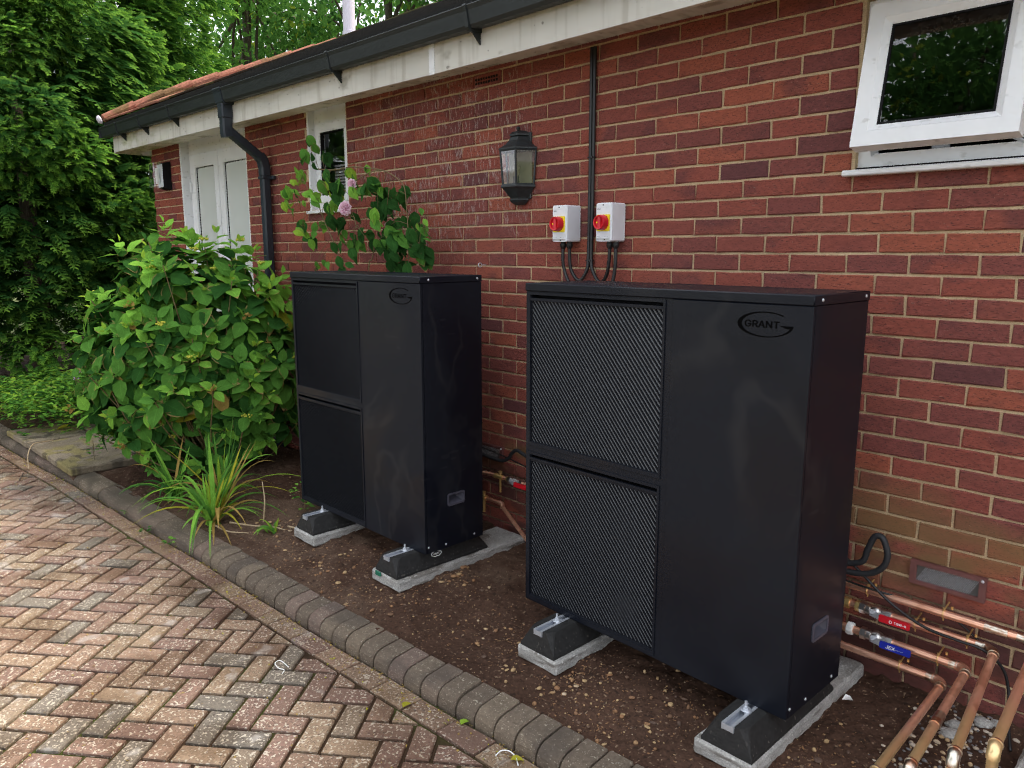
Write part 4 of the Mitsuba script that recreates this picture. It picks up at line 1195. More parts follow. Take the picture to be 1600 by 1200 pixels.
class Foliage:
    """collects blades; the ones that show largest become parts, the rest one mesh"""
    def __init__(self, key, name='leaf', rest='foliage', bsdf='m_leaf', **kw):
        self.key, self.name, self.rest, self.bsdf, self.kw, self.items, self.cache = key, name, rest, bsdf, kw, [], {}

    def add(self, pos, d, up, L, tone):
        d = np.asarray(d, float); d /= np.linalg.norm(d) + 1e-9
        x = np.cross(d, up); x /= np.linalg.norm(x) + 1e-9
        z = np.cross(x, d)
        self.items.append((frame(pos, x * L, d * L, z * L), int(tone), int(rng.integers(4)), L))

    def src(self, tone, v, lo=False):
        k = (tone, v, lo)
        if k not in self.cache:
            kw = dict(self.kw)
            kw.update(fold=kw.get('fold', .16) + .05 * (v - 1.5), curl=kw.get('curl', .35) + .22 * (v - 1.2))
            if lo: kw.update(nr=5, nc=2)
            m, u = leaf_mesh(tone, seed=v, **kw)
            self.cache[k] = (m, u, None if lo else mikit.ply(m, self.bsdf, True, uv=u))
        return self.cache[k]

    def flush(self, most=300):
        c = np.array([i[0][:3, 3] for i in self.items]); L = np.array([i[3] for i in self.items])
        z, sx_, sy_ = on_screen(c)
        sc = np.where((z > .2) & (sx_ > -20) & (sx_ < 1620) & (sy_ > -20), L / np.maximum(z, .2) ** 4, 0)
        top = set(np.argsort(-sc)[:most])
        ms, us = [], []
        for k, (M, tone, v, _) in enumerate(self.items):
            if k in top: part(self.key, self.name, self.src(tone, v)[2], None, M=M)
            else:
                m, u, _ = self.src(tone, v, True); ms.append(mapped(m, M)); us.append(u)
        if ms: part(self.key, self.rest, join(ms), self.bsdf, True, kind='stuff', uv=np.vstack(us))


def unit(v): v = np.asarray(v, float); return v / (np.linalg.norm(v) + 1e-9)


UP = np.array([0, 0, 1.0])
# ---------------- hydrangea
hyd = thing('hydrangea', 'big leafy green hydrangea bush with browned leaf tips beside the far heat pump', 'shrub')
hc = np.array([-4.42, -.73, -1.10])
sr, sf = np.array([RGT[0], RGT[1], 0]), unit([FWD[0], FWD[1], 0])
F_ = Foliage(hyd, wid=.66, fold=.09, curl=.30, sharp=.74)
Ft = Foliage(hyd, wid=.52, fold=.30, curl=.10)
stems, dry, buds = [], [], []
foot = np.array([-4.36, -.66, -1.93])
nsh = 0
for q in range(2600):
    d = unit(rng.normal(0, 1, 3))
    if d[2] < -.93: continue
    lump = .86 + .30 * meshkit.fbm(d * 2.6 + 7, 3, 2)
    a = d @ sr; b = d @ sf; c = d[2]
    rad = (0.98 if a < 0 else .86, .62, 1.02 if c > 0 else .80)
    depth = rng.random() ** .45
    depth = .55 + .45 * depth
    tip = hc + (sr * a * rad[0] + sf * b * rad[1] + UP * c * rad[2]) * lump * depth
    if tip[1] > -.10 or tip[2] < -1.86 or tip[0] > -3.12 and tip[1] > -.85: continue
    if nsh > 330: break
    nsh += 1
    out = unit(sr * a / rad[0] + sf * b / rad[1] + UP * (c + .35))
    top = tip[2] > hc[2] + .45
    bright = rng.random() < (.85 if top else .42)  # lime on top shoots: young growth, and light from above painted into the tone
    az = rng.random() * 6.28
    ref = unit(np.cross(out, UP + rng.normal(0, .1, 3)))
    oth = np.cross(out, ref)
    if nsh % 4 == 0:
        st = spline([foot + rng.normal(0, .07, 3) * [1, 1, .2], (foot + tip) / 2 + rng.normal(0, .05, 3) + np.array([0, 0, -.08]), tip - out * .02], 5)
        stems.append(tube(st, np.linspace(.008, .0035, len(st)), 6))
    for lev in range(5):
        p0 = tip - out * (.0 + .040 * lev) - UP * .004 * lev
        L = (.06, .115, .155, .18, .18)[lev] * rng.uniform(.85, 1.18)
        for sgn in (1, -1):
            if rng.random() < .10: continue
            ang = az + lev * 1.571
            h = (ref * math.cos(ang) + oth * math.sin(ang)) * sgn
            dd = unit(h * (.5, .85, 1, 1, 1)[lev] + out * (1.1, .55, .25, .05, -.05)[lev] + UP * (.15, .12, .02, -.12, -.25)[lev] + rng.normal(0, .16, 3))
            upv = unit(out * .75 + UP * .85 + rng.normal(0, .25, 3))
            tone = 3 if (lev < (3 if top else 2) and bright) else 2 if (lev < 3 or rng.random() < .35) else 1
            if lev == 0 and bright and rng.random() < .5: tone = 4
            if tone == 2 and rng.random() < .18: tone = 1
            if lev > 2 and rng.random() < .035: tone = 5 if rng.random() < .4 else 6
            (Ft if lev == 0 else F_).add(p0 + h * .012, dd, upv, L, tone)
    if top and rng.random() < .12 or rng.random() < .02:
        for _ in range(16):
            g = np.clip(rng.normal(0, 1, 3), -1.6, 1.6) * [.018, .018, .006]
            s = trimesh.creation.icosphere(0, .0075); s.apply_translation(tip + out * .02 + g); buds.append((tip, s))
    elif rng.random() < .07:
        for _ in range(7):
            m, u = leaf_mesh(6, .035, .8, .5, 1.2, 4, 2, int(rng.integers(99)))
            x_ = unit(rng.normal(0, 1, 3)); y_ = unit(np.cross(x_, rng.normal(0, 1, 3))); m = mapped(m, frame(tip + rng.normal(0, .008, 3), x_, y_, np.cross(x_, y_)))
            dry.append((m, u))
for s in stems: part(hyd, 'stem', s, 'm_stem', True)
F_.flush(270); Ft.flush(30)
tips = {}
for tp, s in buds: tips.setdefault(tuple(tp), []).append(s)
for v in tips.values(): part(hyd, 'flower_bud', join(v), 'm_bud')
if dry: part(hyd, 'dry_flower_head', join([d[0] for d in dry]), 'm_leaf', True, uv=np.vstack([d[1] for d in dry]), kind='stuff')

# ---------------- climbing rose
ros = thing('climbing_rose', 'sparse rose with two pink blooms against the wall behind the far heat pump', 'rose')
canes = [[(-3.111, -.343), (-3.135, -.301), (-3.196, -.2), (-3.274, -.113), (-3.351, -.01), (-3.389, .049), (-3.484, .141), (-3.552, .218)],
         [(-3.398, .28), (-3.161, .255), (-2.938, .256), (-2.802, .242), (-2.614, .212), (-2.482, .156), (-2.419, .102), (-2.402, -.011), (-2.393, -.124), (-2.393, -.3), (-2.42, -1.0), (-2.45, -1.9)],
         [(-2.975, .093), (-2.933, .145), (-2.855, .18), (-2.708, .216), (-2.614, .212)], [(-2.217, -.115), (-2.21, -.049)],
         [(-2.783, -.9), (-2.783, -.373), (-2.749, -.305), (-2.734, -.264)], [(-2.92, -.045), (-2.898, -.107)], [(-2.70, -1.2), (-2.6, -.6), (-2.516, -.348), (-2.381, -.289)], [(-3.0, -1.2), (-3.08, -.6), (-3.111, -.343)]]
for k, c in enumerate(canes):
    pts = spline([(x, -.30 + .012 * math.sin(7 * x), z) for x, z in c], 6)
    part(ros, 'cane', tube(pts, np.linspace(.0042, .0026, len(pts)), 7), 'm_stem', True)
ROSE = [(-3.429, 0.417, 0.051, 1), (-3.479, 0.358, 0.058, 2), (-3.279, 0.341, 0.058, 0), (-3.366, 0.32, 0.043, 0), (-3.625, 0.26, 0.058, 4), (-3.502, 0.266, 0.036, 3), (-3.746, 0.155, 0.058, 3), (-3.606, 0.133, 0.043, 2), (-3.647, 0.194, 0.029, 4), (-3.789, 0.051, 0.051, 3), (-3.672, 0.023, 0.043, 2), (-3.545, 0.052, 0.029, 2), (-3.412, 0.123, 0.058, 3), (-3.299, 0.095, 0.058, 3), (-3.228, 0.099, 0.058, 3), (-3.137, 0.212, 0.051, 2), (-3.031, 0.212, 0.051, 3), (-3.075, 0.146, 0.058, 1), (-3.223, 0.162, 0.051, 3), (-3.263, 0.023, 0.051, 2), (-3.152, 0.018, 0.051, 2), (-3.066, 0.098, 0.058, 1), (-2.767, 0.226, 0.036, 2), (-2.909, 0.117, 0.058, 2), (-2.798, 0.104, 0.058, 1), (-2.69, 0.105, 0.065, 0), (-2.619, 0.126, 0.058, 1), (-2.657, 0.064, 0.065, 0), (-2.73, 0.028, 0.058, 0), (-2.597, 0.112, 0.036, 3), (-2.414, 0.089, 0.043, 0), (-2.566, 0.047, 0.058, 1), (-2.487, 0.043, 0.058, 1), (-2.673, -0.013, 0.058, 0), (-2.579, -0.004, 0.058, 0), (-2.481, -0.065, 0.058, 1), (-2.583, -0.081, 0.065, 2), (-2.687, -0.052, 0.051, 0), (-3.026, -0.083, 0.065, 0), (-3.08, -0.096, 0.058, 0), (-2.97, -0.03, 0.043, 0), (-3.597, -0.084, 0.043, 2), (-3.617, -0.137, 0.051, 2), (-3.508, -0.116, 0.043, 3), (-3.402, -0.096, 0.043, 2), (-3.378, -0.155, 0.043, 2), (-3.454, -0.184, 0.051, 2), (-3.063, -0.145, 0.043, 2), (-3.088, -0.208, 0.051, 2), (-3.022, -0.216, 0.043, 2), (-2.954, -0.181, 0.036, 1), (-2.939, -0.237, 0.051, 2), (-2.863, -0.142, 0.043, 0), (-2.816, -0.19, 0.051, 0), (-3.349, -0.332, 0.036, 2), (-3.236, -0.349, 0.036, 2), (-3.425, -0.362, 0.029, 1), (-3.098, -0.343, 0.043, 1), (-2.965, -0.338, 0.043, 1), (-2.661, -0.231, 0.058, 1), (-2.594, -0.29, 0.08, 1), (-2.523, -0.264, 0.058, 1), (-2.67, -0.191, 0.051, 0), (-2.734, -0.264, 0.043, 0), (-2.465, -0.199, 0.065, 1), (-2.419, -0.168, 0.065, 1), (-2.354, -0.169, 0.058, 1), (-2.29, -0.132, 0.043, 2), (-2.228, -0.134, 0.036, 2), (-2.219, -0.177, 0.036, 2), (-2.178, -0.189, 0.029, 2), (-2.325, -0.251, 0.065, 0), (-2.272, -0.238, 0.058, 0), (-2.317, -0.314, 0.058, 1), (-2.405, -0.347, 0.058, 0), (-2.253, -0.282, 0.051, 0), (-2.492, -0.315, 0.058, 0), (-2.195, -0.061, 0.029, 2), (-2.551, -0.121, 0.058, 0), (-2.519, -0.167, 0.051, 0), (-2.599, -0.172, 0.043, 0), (-2.444, -0.238, 0.051, 0), (-2.378, -0.225, 0.051, 1), (-2.544, -0.212, 0.051, 1), (-2.446, -0.289, 0.058, 0)]
Fr = Foliage(ros, wid=.60, fold=.14, curl=.35, sharp=1.05)
for x, z, s, t in ROSE:
    y = -.30 + rng.normal(0, .035)
    for k in range(3 if s > .045 else 2):
        dd = unit(np.array([rng.normal(0, .5), rng.normal(0, .35) + .3, -.8 + rng.normal(0, .35)]))
        upv = unit(np.array([.35, -.75, .65]) + rng.normal(0, .35, 3))
        o = rng.normal(0, .018, 3)
        L = s * rng.uniform(1.6, 2.15)
        Fr.add(np.array([x, y, z]) + o - dd * L * .5, dd, upv, L, min(4, max(0, t + (k and rng.integers(-1, 1)) + (rng.random() < .35))))
cpts = np.vstack([spline([(x, -.30 + .012 * math.sin(7 * x), z) for x, z in c], 6) for c in canes])
tw = []
for x, z, s, t in ROSE:
    q = np.array([x, -.30, z + s * .3]); near = cpts[np.argmin(np.linalg.norm(cpts - q, axis=1))]
    if np.linalg.norm(near - q) > .02: tw.append(tube(spline([near, (near + q) / 2 + [0, -.01, .02], q], 4), .0016, 5))
part(ros, 'twigs', join(tw), 'm_stem', True, kind='stuff')
Fr.flush(300)
for (x, z, y, r_, n_) in ((-2.965, .008, -.345, .042, 46), (-2.894, .15, -.335, .031, 30)):
    ms, us = [], []
    for k in range(n_):
        u_ = math.sqrt((k + .5) / n_)
        ang = k * 2.399
        out = unit([math.cos(ang) * u_ + .25, -.55 + .5 * (u_ - .5), math.sin(ang) * u_])
        m, u = leaf_mesh(0, r_ * (.45 + .5 * u_), 1.15, .3, -.5 + 1.1 * u_, 5, 4, k, .6, .12)
        ax = unit([.45, -.8, .1]); rad_ = unit(np.array([math.cos(ang) * .87, math.cos(ang) * .45, math.sin(ang)]))
        d = unit(rad_ * u_ + ax * (1.15 - u_)); nz = unit(ax * u_ - rad_ * (1 - u_) * .6 + rng.normal(0, .1, 3)); xx = unit(np.cross(d, nz))
        ms.append(mapped(m, frame(np.array([x, y, z]) + rad_ * r_ * .25 * u_, xx, d, np.cross(xx, d)))); us.append(u)
    part(ros, 'bloom', join(ms), 'm_petal', True, uv=np.vstack(us))


# ---------------- strap-leaved plants
def strap(base, tip, sag_, w, tone, n=9):
    base, tip = np.asarray(base, float), np.asarray(tip, float)
    mid = (base + tip) / 2 + UP * sag_
    ts = np.linspace(0, 1, n)
    P = np.array([(1 - t) ** 2 * base + 2 * t * (1 - t) * mid + t * t * tip for t in ts])
    tan = np.gradient(P, axis=0); tan /= np.linalg.norm(tan, axis=1, keepdims=True)
    hz = unit(np.cross(tip - base, UP) + 1e-4)
    V, U = [], []
    for k, (p, t_) in enumerate(zip(P, tan)):
        ww = w * (.75 + .25 * math.sin(math.pi * ts[k])) * (1 - ts[k] ** 4) + .0004
        nrm = np.cross(hz, t_)
        for s in (-1, 0, 1): V.append(p + hz * ww / 2 * s + nrm * abs(s) * ww * .22); U.append((tone + .5 + .44 * s, ts[k] * .7))
    F = []
    for k in range(n - 1):
        for j in range(2):
            a = k * 3 + j; F += [(a, a + 1, a + 4), (a, a + 4, a + 3)]
    return tm(V, F), np.array(U)


def strap_plant(label, base, leaves, name='strap_leaf_plant'):
    t = thing(name, label, 'plant', 'strap-leaved plants at the edge of the bed')
    for L_ in leaves:
        off, tip, sg, w_, tone = L_
        m, u = strap(np.array(base) + off, tip, sg, w_, tone)
        part(t, 'leaf', m, 'm_leaf', True, uv=u)
    return t


def fan(base, n, Lr, tones, lean=(0, 0), spread=1.0):
    out = []
    for k in range(n):
        a = rng.random() * 6.283; L = rng.uniform(*Lr); el = rng.uniform(.25, 1.35)
        h = np.array([math.cos(a) * spread + lean[0], math.sin(a) * spread + lean[1], 0]) * math.cos(el) * L
        tip = np.array(base) + h + UP * math.sin(el) * L * (.9 if el > .8 else .35)
        out.append((rng.normal(0, .022, 3) * [1, 1, .1], tip, L * (.06 if el > .9 else .42), rng.uniform(.018, .034), rng.choice(tones)))
    return out


b0 = (-3.30, -1.16, -1.93)
lv_ = fan(b0, 46, (.30, .64), [3, 3, 2, 2, 3, 4, 5, 6])
lv_ += [((.0, 0, 0), (-3.34, -1.14, -1.36), .05, .024, 3), ((-.02, 0, 0), (-3.60, -1.42, -1.90), .42, .024, 3), ((.03, -.03, 0), (-2.98, -1.44, -1.95), .36, .028, 3), ((.03, -.02, 0), (-2.78, -1.40, -1.93), .22, .016, 3), ((0, 0, 0), (-3.05, -1.40, -1.99), .40, .026, 2), ((0, 0, 0), (-3.36, -1.15, -1.62), .08, .02, 5), ((.02, .02, 0), (-3.22, -1.05, -1.58), .10, .016, 5), ((-.03, 0, 0), (-3.72, -1.22, -1.72), .25, .024, 3), ((0, 0, 0), (-2.86, -1.24, -1.93), .10, .015, 6), ((0, 0, 0), (-2.92, -1.32, -1.92), .12, .018, 6), ((0, 0, 0), (-3.10, -1.36, -1.91), .12, .02, 6)]
strap_plant('tallest clump of arching green and yellow strap leaves hanging over the kerb', b0, lv_)
b0 = (-3.62, -.98, -1.92)
lv_ = fan(b0, 34, (.30, .60), [2, 2, 3, 5, 4, 1, 6]) + [((0, 0, 0), (-3.66, -.98, -1.42), .03, .02, 2), ((.02, 0, 0), (-3.56, -.94, -1.45), .03, .02, 4), ((0, 0, 0), (-3.02, -.62, -1.70), .22, .016, 4), ((.02, 0, 0), (-2.98, -.78, -1.74), .16, .014, 5), ((0, .03, 0), (-3.6, -.86, -1.30), .02, .026, 2), ((.03, .03, 0), (-3.55, -.86, -1.34), .02, .024, 2)]
strap_plant('clump of strap leaves with yellowed blades in front of the hydrangea', b0, lv_)
b0 = (-3.95, -1.16, -1.92)
strap_plant('low clump of thin strap leaves between the path and the taller clumps', b0, fan(b0, 28, (.24, .52), [2, 1, 2, 3, 6]))
b0 = (-2.86, -.98, -1.91)
strap_plant('tiny tuft of strap leaves on bare soil beside the far heat pump', b0, fan(b0, 7, (.08, .17), [3, 2, 4]))

# dead stalks on the soil
for k, (pts, lab) in enumerate((([(-3.16, -1.12, -1.89), (-3.0, -1.05, -1.885), (-2.86, -.98, -1.875), (-2.76, -.96, -1.87)], 'bleached dead stalk lying on the soil right of the tallest strap-leaved clump'), ([(-3.2, -1.2, -1.895), (-3.02, -1.19, -1.89), (-2.9, -1.12, -1.885)], 'pale dead stalk lying nearest the kerb by the tallest strap-leaved clump'), ([(-2.80, -.92, -1.87), (-2.70, -.90, -1.86), (-2.64, -.86, -1.855)], 'short pale twig lying on soil left of the far cabinet'), ([(-2.95, -1.0, -1.86), (-2.92, -1.0, -1.72), (-2.98, -.98, -1.62)], 'pale broken stalk standing upright beside the strap-leaved clump'))):
    solo('dead_stalk', tube(spline(pts, 5), np.linspace(.006, .003, 5 * (len(pts) - 1) + 1), 6), 'm_drystem', lab, 'dead stalk', True)
solo('twig', tube(spline([(-6.10, -1.39, -1.862), (-6.05, -1.47, -1.852), (-6.0, -1.56, -1.85), (-5.86, -1.63, -1.90), (-5.72, -1.66, -1.985)], 6), np.linspace(.006, .0035, 25), 7), 'm_drystem', 'thin bare twig hanging over the edge of the flagstone path', 'twig', True)
solo('twig', tube(spline([(-5.62, -1.72, -1.985), (-5.54, -1.75, -1.985), (-5.44, -1.78, -1.985)], 5), .006, 6), 'm_twig', 'short dark twig lying on the driveway by the path', 'twig', True)
solo('string', tube(spline([(-1.572, -1.567, -1.996), (-1.645, -1.568, -1.996), (-1.64, -1.595, -1.996), (-1.595, -1.602, -1.996), (-1.565, -1.592, -1.996), (-1.544, -1.611, -1.996)], 7), .0022, 6), 'm_plastic_white', 'white S-shaped bit of string on a grey paver', 'string', True)
solo('string', tube(spline([(-.54, -1.322, -1.996), (-.539, -1.295, -1.99), (-.512, -1.28, -1.985), (-.478, -1.283, -1.99), (-.447, -1.301, -1.996)], 7), .0024, 6), 'm_plastic_white', 'white curved bit of string at the kerb foot by the bottom edge of the picture', 'string', True)
for (x, y, z), tone, lab in (((-.992, -1.392, -1.995), 5, 'small yellow leaf on the driveway, left of the other fallen leaves'), ((-.752, -1.302, -1.994), 4, 'pale yellow leaf on the driveway close to the kerb'), ((-.481, -1.305, -1.994), 5, 'yellow leaf inside the curve of white string'), ((-6.52, -1.15, -1.86), 5, 'yellow leaf at the left edge of the flagstone path')):
    m, u = leaf_mesh(tone, .05 if x > -2 else .12, .7, .25, .5, 6, 4, 3)
    an = rng.random() * 6
    solo('fallen_leaf', mapped(m, frame((x, y, z + .004), (math.cos(an), math.sin(an), .12), (-math.sin(an), math.cos(an), .1), (0, 0, 1))), 'm_leaf', lab, 'leaf', True, uv=u, group='fallen leaves')
solo('plastic_strip', box((-1.86, -.935, -1.866), (-1.815, -.926, -1.842), .003), 'm_green_plastic', 'small green plastic packer against the slab of the badge foot', 'plastic strip')
solo('paper_scrap', tm([(.235, -.31, -1.872), (.262, -.30, -1.86), (.268, -.29, -1.868), (.25, -.275, -1.865), (.238, -.285, -1.858)], [[0, 1, 2], [0, 2, 3], [0, 3, 4]]), 'm_plastic_white', 'white paper scrap on the soil by the nearest concrete slab', 'paper scrap')

# pebbles, chips and crumbs on the soil
st_src = []
for s in range(5):
    m = trimesh.creation.icosphere(1); r_ = np.random.default_rng(s)
    m.vertices = m.vertices * (1 + .35 * (meshkit.noise(m.vertices * 1.5 + s * 9)[:, None] - .5)) * r_.uniform(.6, 1.1, 3) * [1, .85, .6]
    st_src.append(m)
chip = trimesh.creation.icosphere(0)


def scatter(n, box_, size, tones, clumps=None, small=False):
    ms, us = [], []
    for _ in range(n):
        if clumps and rng.random() < .75:
            c = clumps[rng.integers(len(clumps))]; x, y = rng.normal(c[0], c[2]), rng.normal(c[1], c[2])
        else: x, y = rng.uniform(box_[0], box_[1]), rng.uniform(box_[2], box_[3])
        if y < kerb_y(x) + .15 or y > -.02 or x < -4.9: continue
        if any(a - .01 < x < b + .01 and c - .01 < y < d + .01 for a, b, c, d, _ in SLABS): continue
        s = size[0] * (size[1] / size[0]) ** (rng.random() ** 2.2)
        m = (chip if small else st_src[rng.integers(5)]).copy()
        an = rng.random() * 6.283; c_, s_ = math.cos(an), math.sin(an)
        m.vertices = m.vertices * (s * rng.uniform(.6, 1.3, 3) * ([1.5, .5, .3] if small else [1, 1, 1])) @ np.array([[c_, s_, 0], [-s_, c_, 0], [0, 0, 1]]) + [x, y, float(soil_z(x, y)) + s * (.1 if small else .25)]
        ms.append(m); us.append(np.tile([rng.uniform(*tones), 0], (len(m.vertices), 1)))
    return join(ms), np.vstack(us)


CL = [(-.55, -.93, .10), (-.62, -.80, .07), (-1.60, -.62, .06), (-1.72, -.93, .09), (-.35, -1.0, .10), (-.95, -.88, .10), (-2.45, -1.05, .12), (.35, -.60, .15), (.30, -.75, .12), (-2.75, -.90, .12), (-3.0, -1.0, .15), (-2.2, -.95, .2), (-1.9, -1.05, .15), (-1.3, -.85, .15), (-.2, -.75, .12)]
m, u = scatter(1500, (-4.6, 1.1, -1.3, -.05), (.003, .015), (0, .74), CL)
solo('pebbles', m, 'm_stone', 'tan, orange and white pebbles scattered over the soil', 'pebbles', True, kind='stuff', uv=u)
m, u = scatter(5000, (-4.8, 1.1, -1.35, -.03), (.002, .0065), (0, .42), CL, True)
solo('soil_crumbs', m, 'm_stone', 'fine crumbs and bark chips over the soil', 'crumbs', kind='stuff', uv=u)
ms, us = [], []
for _ in range(240):
    c = [(.56, -.17, .05), (.62, -.10, .05), (.60, -.28, .07), (.55, -.45, .08)][rng.integers(4)]
    x, y = rng.normal(c[0], c[2]), min(-.03, rng.normal(c[1], c[2]))
    m = st_src[rng.integers(5)].copy(); s = rng.uniform(.003, .012)
    m.vertices = m.vertices * s + [x, y, float(soil_z(x, y)) + s * .3]; ms.append(m); us.append(np.tile([rng.uniform(.68, 1), 0], (len(m.vertices), 1)))
solo('gravel', join(ms), 'm_stone', 'grey gravel between the copper pipes at the foot of the wall', 'gravel', True, kind='stuff', uv=np.vstack(us))
for (x, y, s, lab) in ((.565, -.14, .030, 'grey lump of broken mortar nearest the wall between the pipes'), (.572, -.215, .034, 'grey lump of broken mortar nearer the viewer between the pipes'), (.632, -.075, .030, 'grey lump of broken mortar between third and fourth pipe'), (.672, -.05, .022, 'small grey mortar lump next to the highest pipe')):
    m = trimesh.creation.icosphere(3, s); m.vertices = m.vertices * (1 + .7 * (meshkit.fbm(m.vertices * 45 + x * 50, 3)[:, None] - .5)) * [1.1, .8, .6] + [x, y, float(soil_z(x, y)) + s * .3]
    solo('mortar_lump', m, 'm_concrete', lab, 'mortar lump', True, 'broken mortar lumps at the wall foot')
for (x, y, tone, s, lab) in ((-1.60, -.635, .42, .018, 'largest orange pebble beside the badge foot slab'), (-1.64, -.54, .40, .016, 'orange pebble further back beside the badge foot slab'), (-1.76, -.90, .88, .015, 'grey flint in front of the badge foot slab')):
    m = st_src[1].copy(); m.vertices = m.vertices * s + [x, y, float(soil_z(x, y)) + s * .35]
    solo('pebble', m, 'm_stone', lab, 'pebble', True, uv=np.tile([tone, 0], (len(m.vertices), 1)))
m = rough_box((.775, -.36, -1.93), (1.10, -.17, -1.845), .012, .03, .006, 4, 14)
solo('concrete_slab', m, 'm_concrete', 'pale concrete slab lying at the right frame edge by the highest pipe', 'concrete slab', 40)

# litter of blossom, leaf bits at kerb and in the joints
ms, us = [], []
for _ in range(1500):
    x = rng.uniform(-6.6, .0)
    y = kerb_y(x) - abs(rng.normal(0, .05)) - .004 if rng.random() < .6 else rng.uniform(-2.9, kerb_y(x))
    m, u = leaf_mesh(int(rng.choice([6, 6, 5, 6, 6])), rng.uniform(.004, .016), rng.uniform(.3, .9), .3, .6, 3, 2, 1)
    if rng.random() < .35: m.vertices[:, 0] *= .15; m.vertices[:, 1] *= 1.6
    an = rng.random() * 6.3
    ms.append(mapped(m, frame((x, y, PAVE + .003), (math.cos(an), math.sin(an), rng.normal(0, .2)), (-math.sin(an), math.cos(an), rng.normal(0, .2)), (0, 0, 1)))); us.append(u)
solo('leaf_litter', join(ms), 'm_leaf', 'dry leaf bits and blossom lying along the kerb and on the driveway', 'leaf litter', True, kind='stuff', uv=np.vstack(us))

# small weeds
for (x, y, z, n, s, lab) in ((-3.32, -1.43, -1.99, 12, .03, 'tiny weed at the foot of the kerb near the strap leaves'), (-3.62, -1.47, -1.99, 10, .028, 'tiny weed in the driveway joint left of the strap leaves'), (-4.05, -1.44, -1.98, 12, .026, 'tiny weed against the long kerb stones'), (-5.25, -1.30, -1.88, 34, .04, 'weed with small leaves growing at the end of the flagstone path'), (-3.0, -.70, -1.90, 44, .04, 'small ivy-like plant at the left edge of the far heat pump')):
    w_ = thing('weed', lab, 'weed', 'small weeds')
    ms, us = [], []
    for k in range(n):
        a = rng.random() * 6.28; h = rng.uniform(.2, 1)
        m, u = leaf_mesh(int(rng.choice([2, 2, 3, 1])), s * rng.uniform(.6, 1.2), .65, .2, .5, 5, 2, k % 4)
        d = unit([math.cos(a), math.sin(a), .4]); xx = unit(np.cross(d, UP)); sp = (.35 + h) * s * (1.1 if n < 20 else 2.2)
        p = np.array([x, y, z]) + np.array([math.cos(a) * sp * .6, math.sin(a) * sp * .6, h * s * (1 if n < 20 else 5)])
        ms.append(mapped(m, frame(p, xx, d, np.cross(xx, d)))); us.append(u)
    part(w_, 'foliage', join(ms), 'm_leaf', True, uv=np.vstack(us))
    part(w_, 'stem', join([tube([(x, y, z - .02), (x + .01, y, z + s * (1 if n < 20 else 4))], .0018, 5), tube([(x, y, z - .02), (x - .02, y + .01, z + s * (.7 if n < 20 else 3))], .0018, 5)]), 'm_stem')

# ---------------- low green cover left of the path
ms, us = [], []
for _ in range(8500):
    x, y = rng.normal(-7.25, .75), rng.normal(-1.05, .50)
    if y < kerb_y(x) + .06 or x > -6.35 + .35 * (y + 1.6) or x < -10: continue
    e = 1 - min(1, ((x + 7.6) / 1.75) ** 2 * .7 + ((y + 1.0) / .85) ** 2 * .5)
    h = max(.05, .40 * max(e, .12) ** .6 * (.6 + .8 * meshkit.fbm(np.array([x * 3, y * 3, 0.]), 3)))
    z = -1.93 + h * rng.random() ** .35
    a = rng.random() * 6.28
    m, u = leaf_mesh(int(rng.choice([3, 3, 2, 4, 2, 1])), rng.uniform(.04, .085), .5, .2, .4, 4, 2, int(rng.integers(4)))
    d = unit([math.cos(a), math.sin(a), rng.uniform(-.2, .7)]); xx = unit(np.cross(d, UP))
    ms.append(mapped(m, frame((x, y, z), xx, d, np.cross(xx, d)))); us.append(u)
solo('ground_cover', join(ms), 'm_leaf', 'low bright green cover of small leaves left of the flagstone path', 'ground cover', True, kind='stuff', uv=np.vstack(us))
fw_ = thing('flowering_weed', 'slender pale plant with tiny purple flowers between the green cover and the hydrangea', 'plant')
ms, us, sm, fm = [], [], [], []
for k in range(5):
    b = np.array([-6.55 + rng.normal(0, .12), -1.02 + rng.normal(0, .10), -1.9]); tp = b + [rng.normal(0, .08), rng.normal(0, .06), rng.uniform(.40, .62)]
    sm.append(tube(spline([b, (b + tp) / 2 + rng.normal(0, .02, 3), tp], 5), .0022, 5))
    for j in range(26):
        t_ = rng.uniform(.35, 1); a = rng.random() * 6.28; d = unit([math.cos(a), math.sin(a), .4]); xx = unit(np.cross(d, UP))
        m, u = leaf_mesh(int(rng.choice([3, 2, 3])), rng.uniform(.02, .042), .5, .2, .4, 4, 2, j % 4); ms.append(mapped(m, frame(b + (tp - b) * t_, xx, d, np.cross(xx, d)))); us.append(u)
    for j in range(4):
        s = trimesh.creation.icosphere(0, .006); s.apply_translation(tp + rng.normal(0, .015, 3)); fm.append(s)
part(fw_, 'stem', join(sm), 'm_stem'); part(fw_, 'foliage', join(ms), 'm_leaf', True, uv=np.vstack(us)); part(fw_, 'flower', join(fm), 'm_purple')


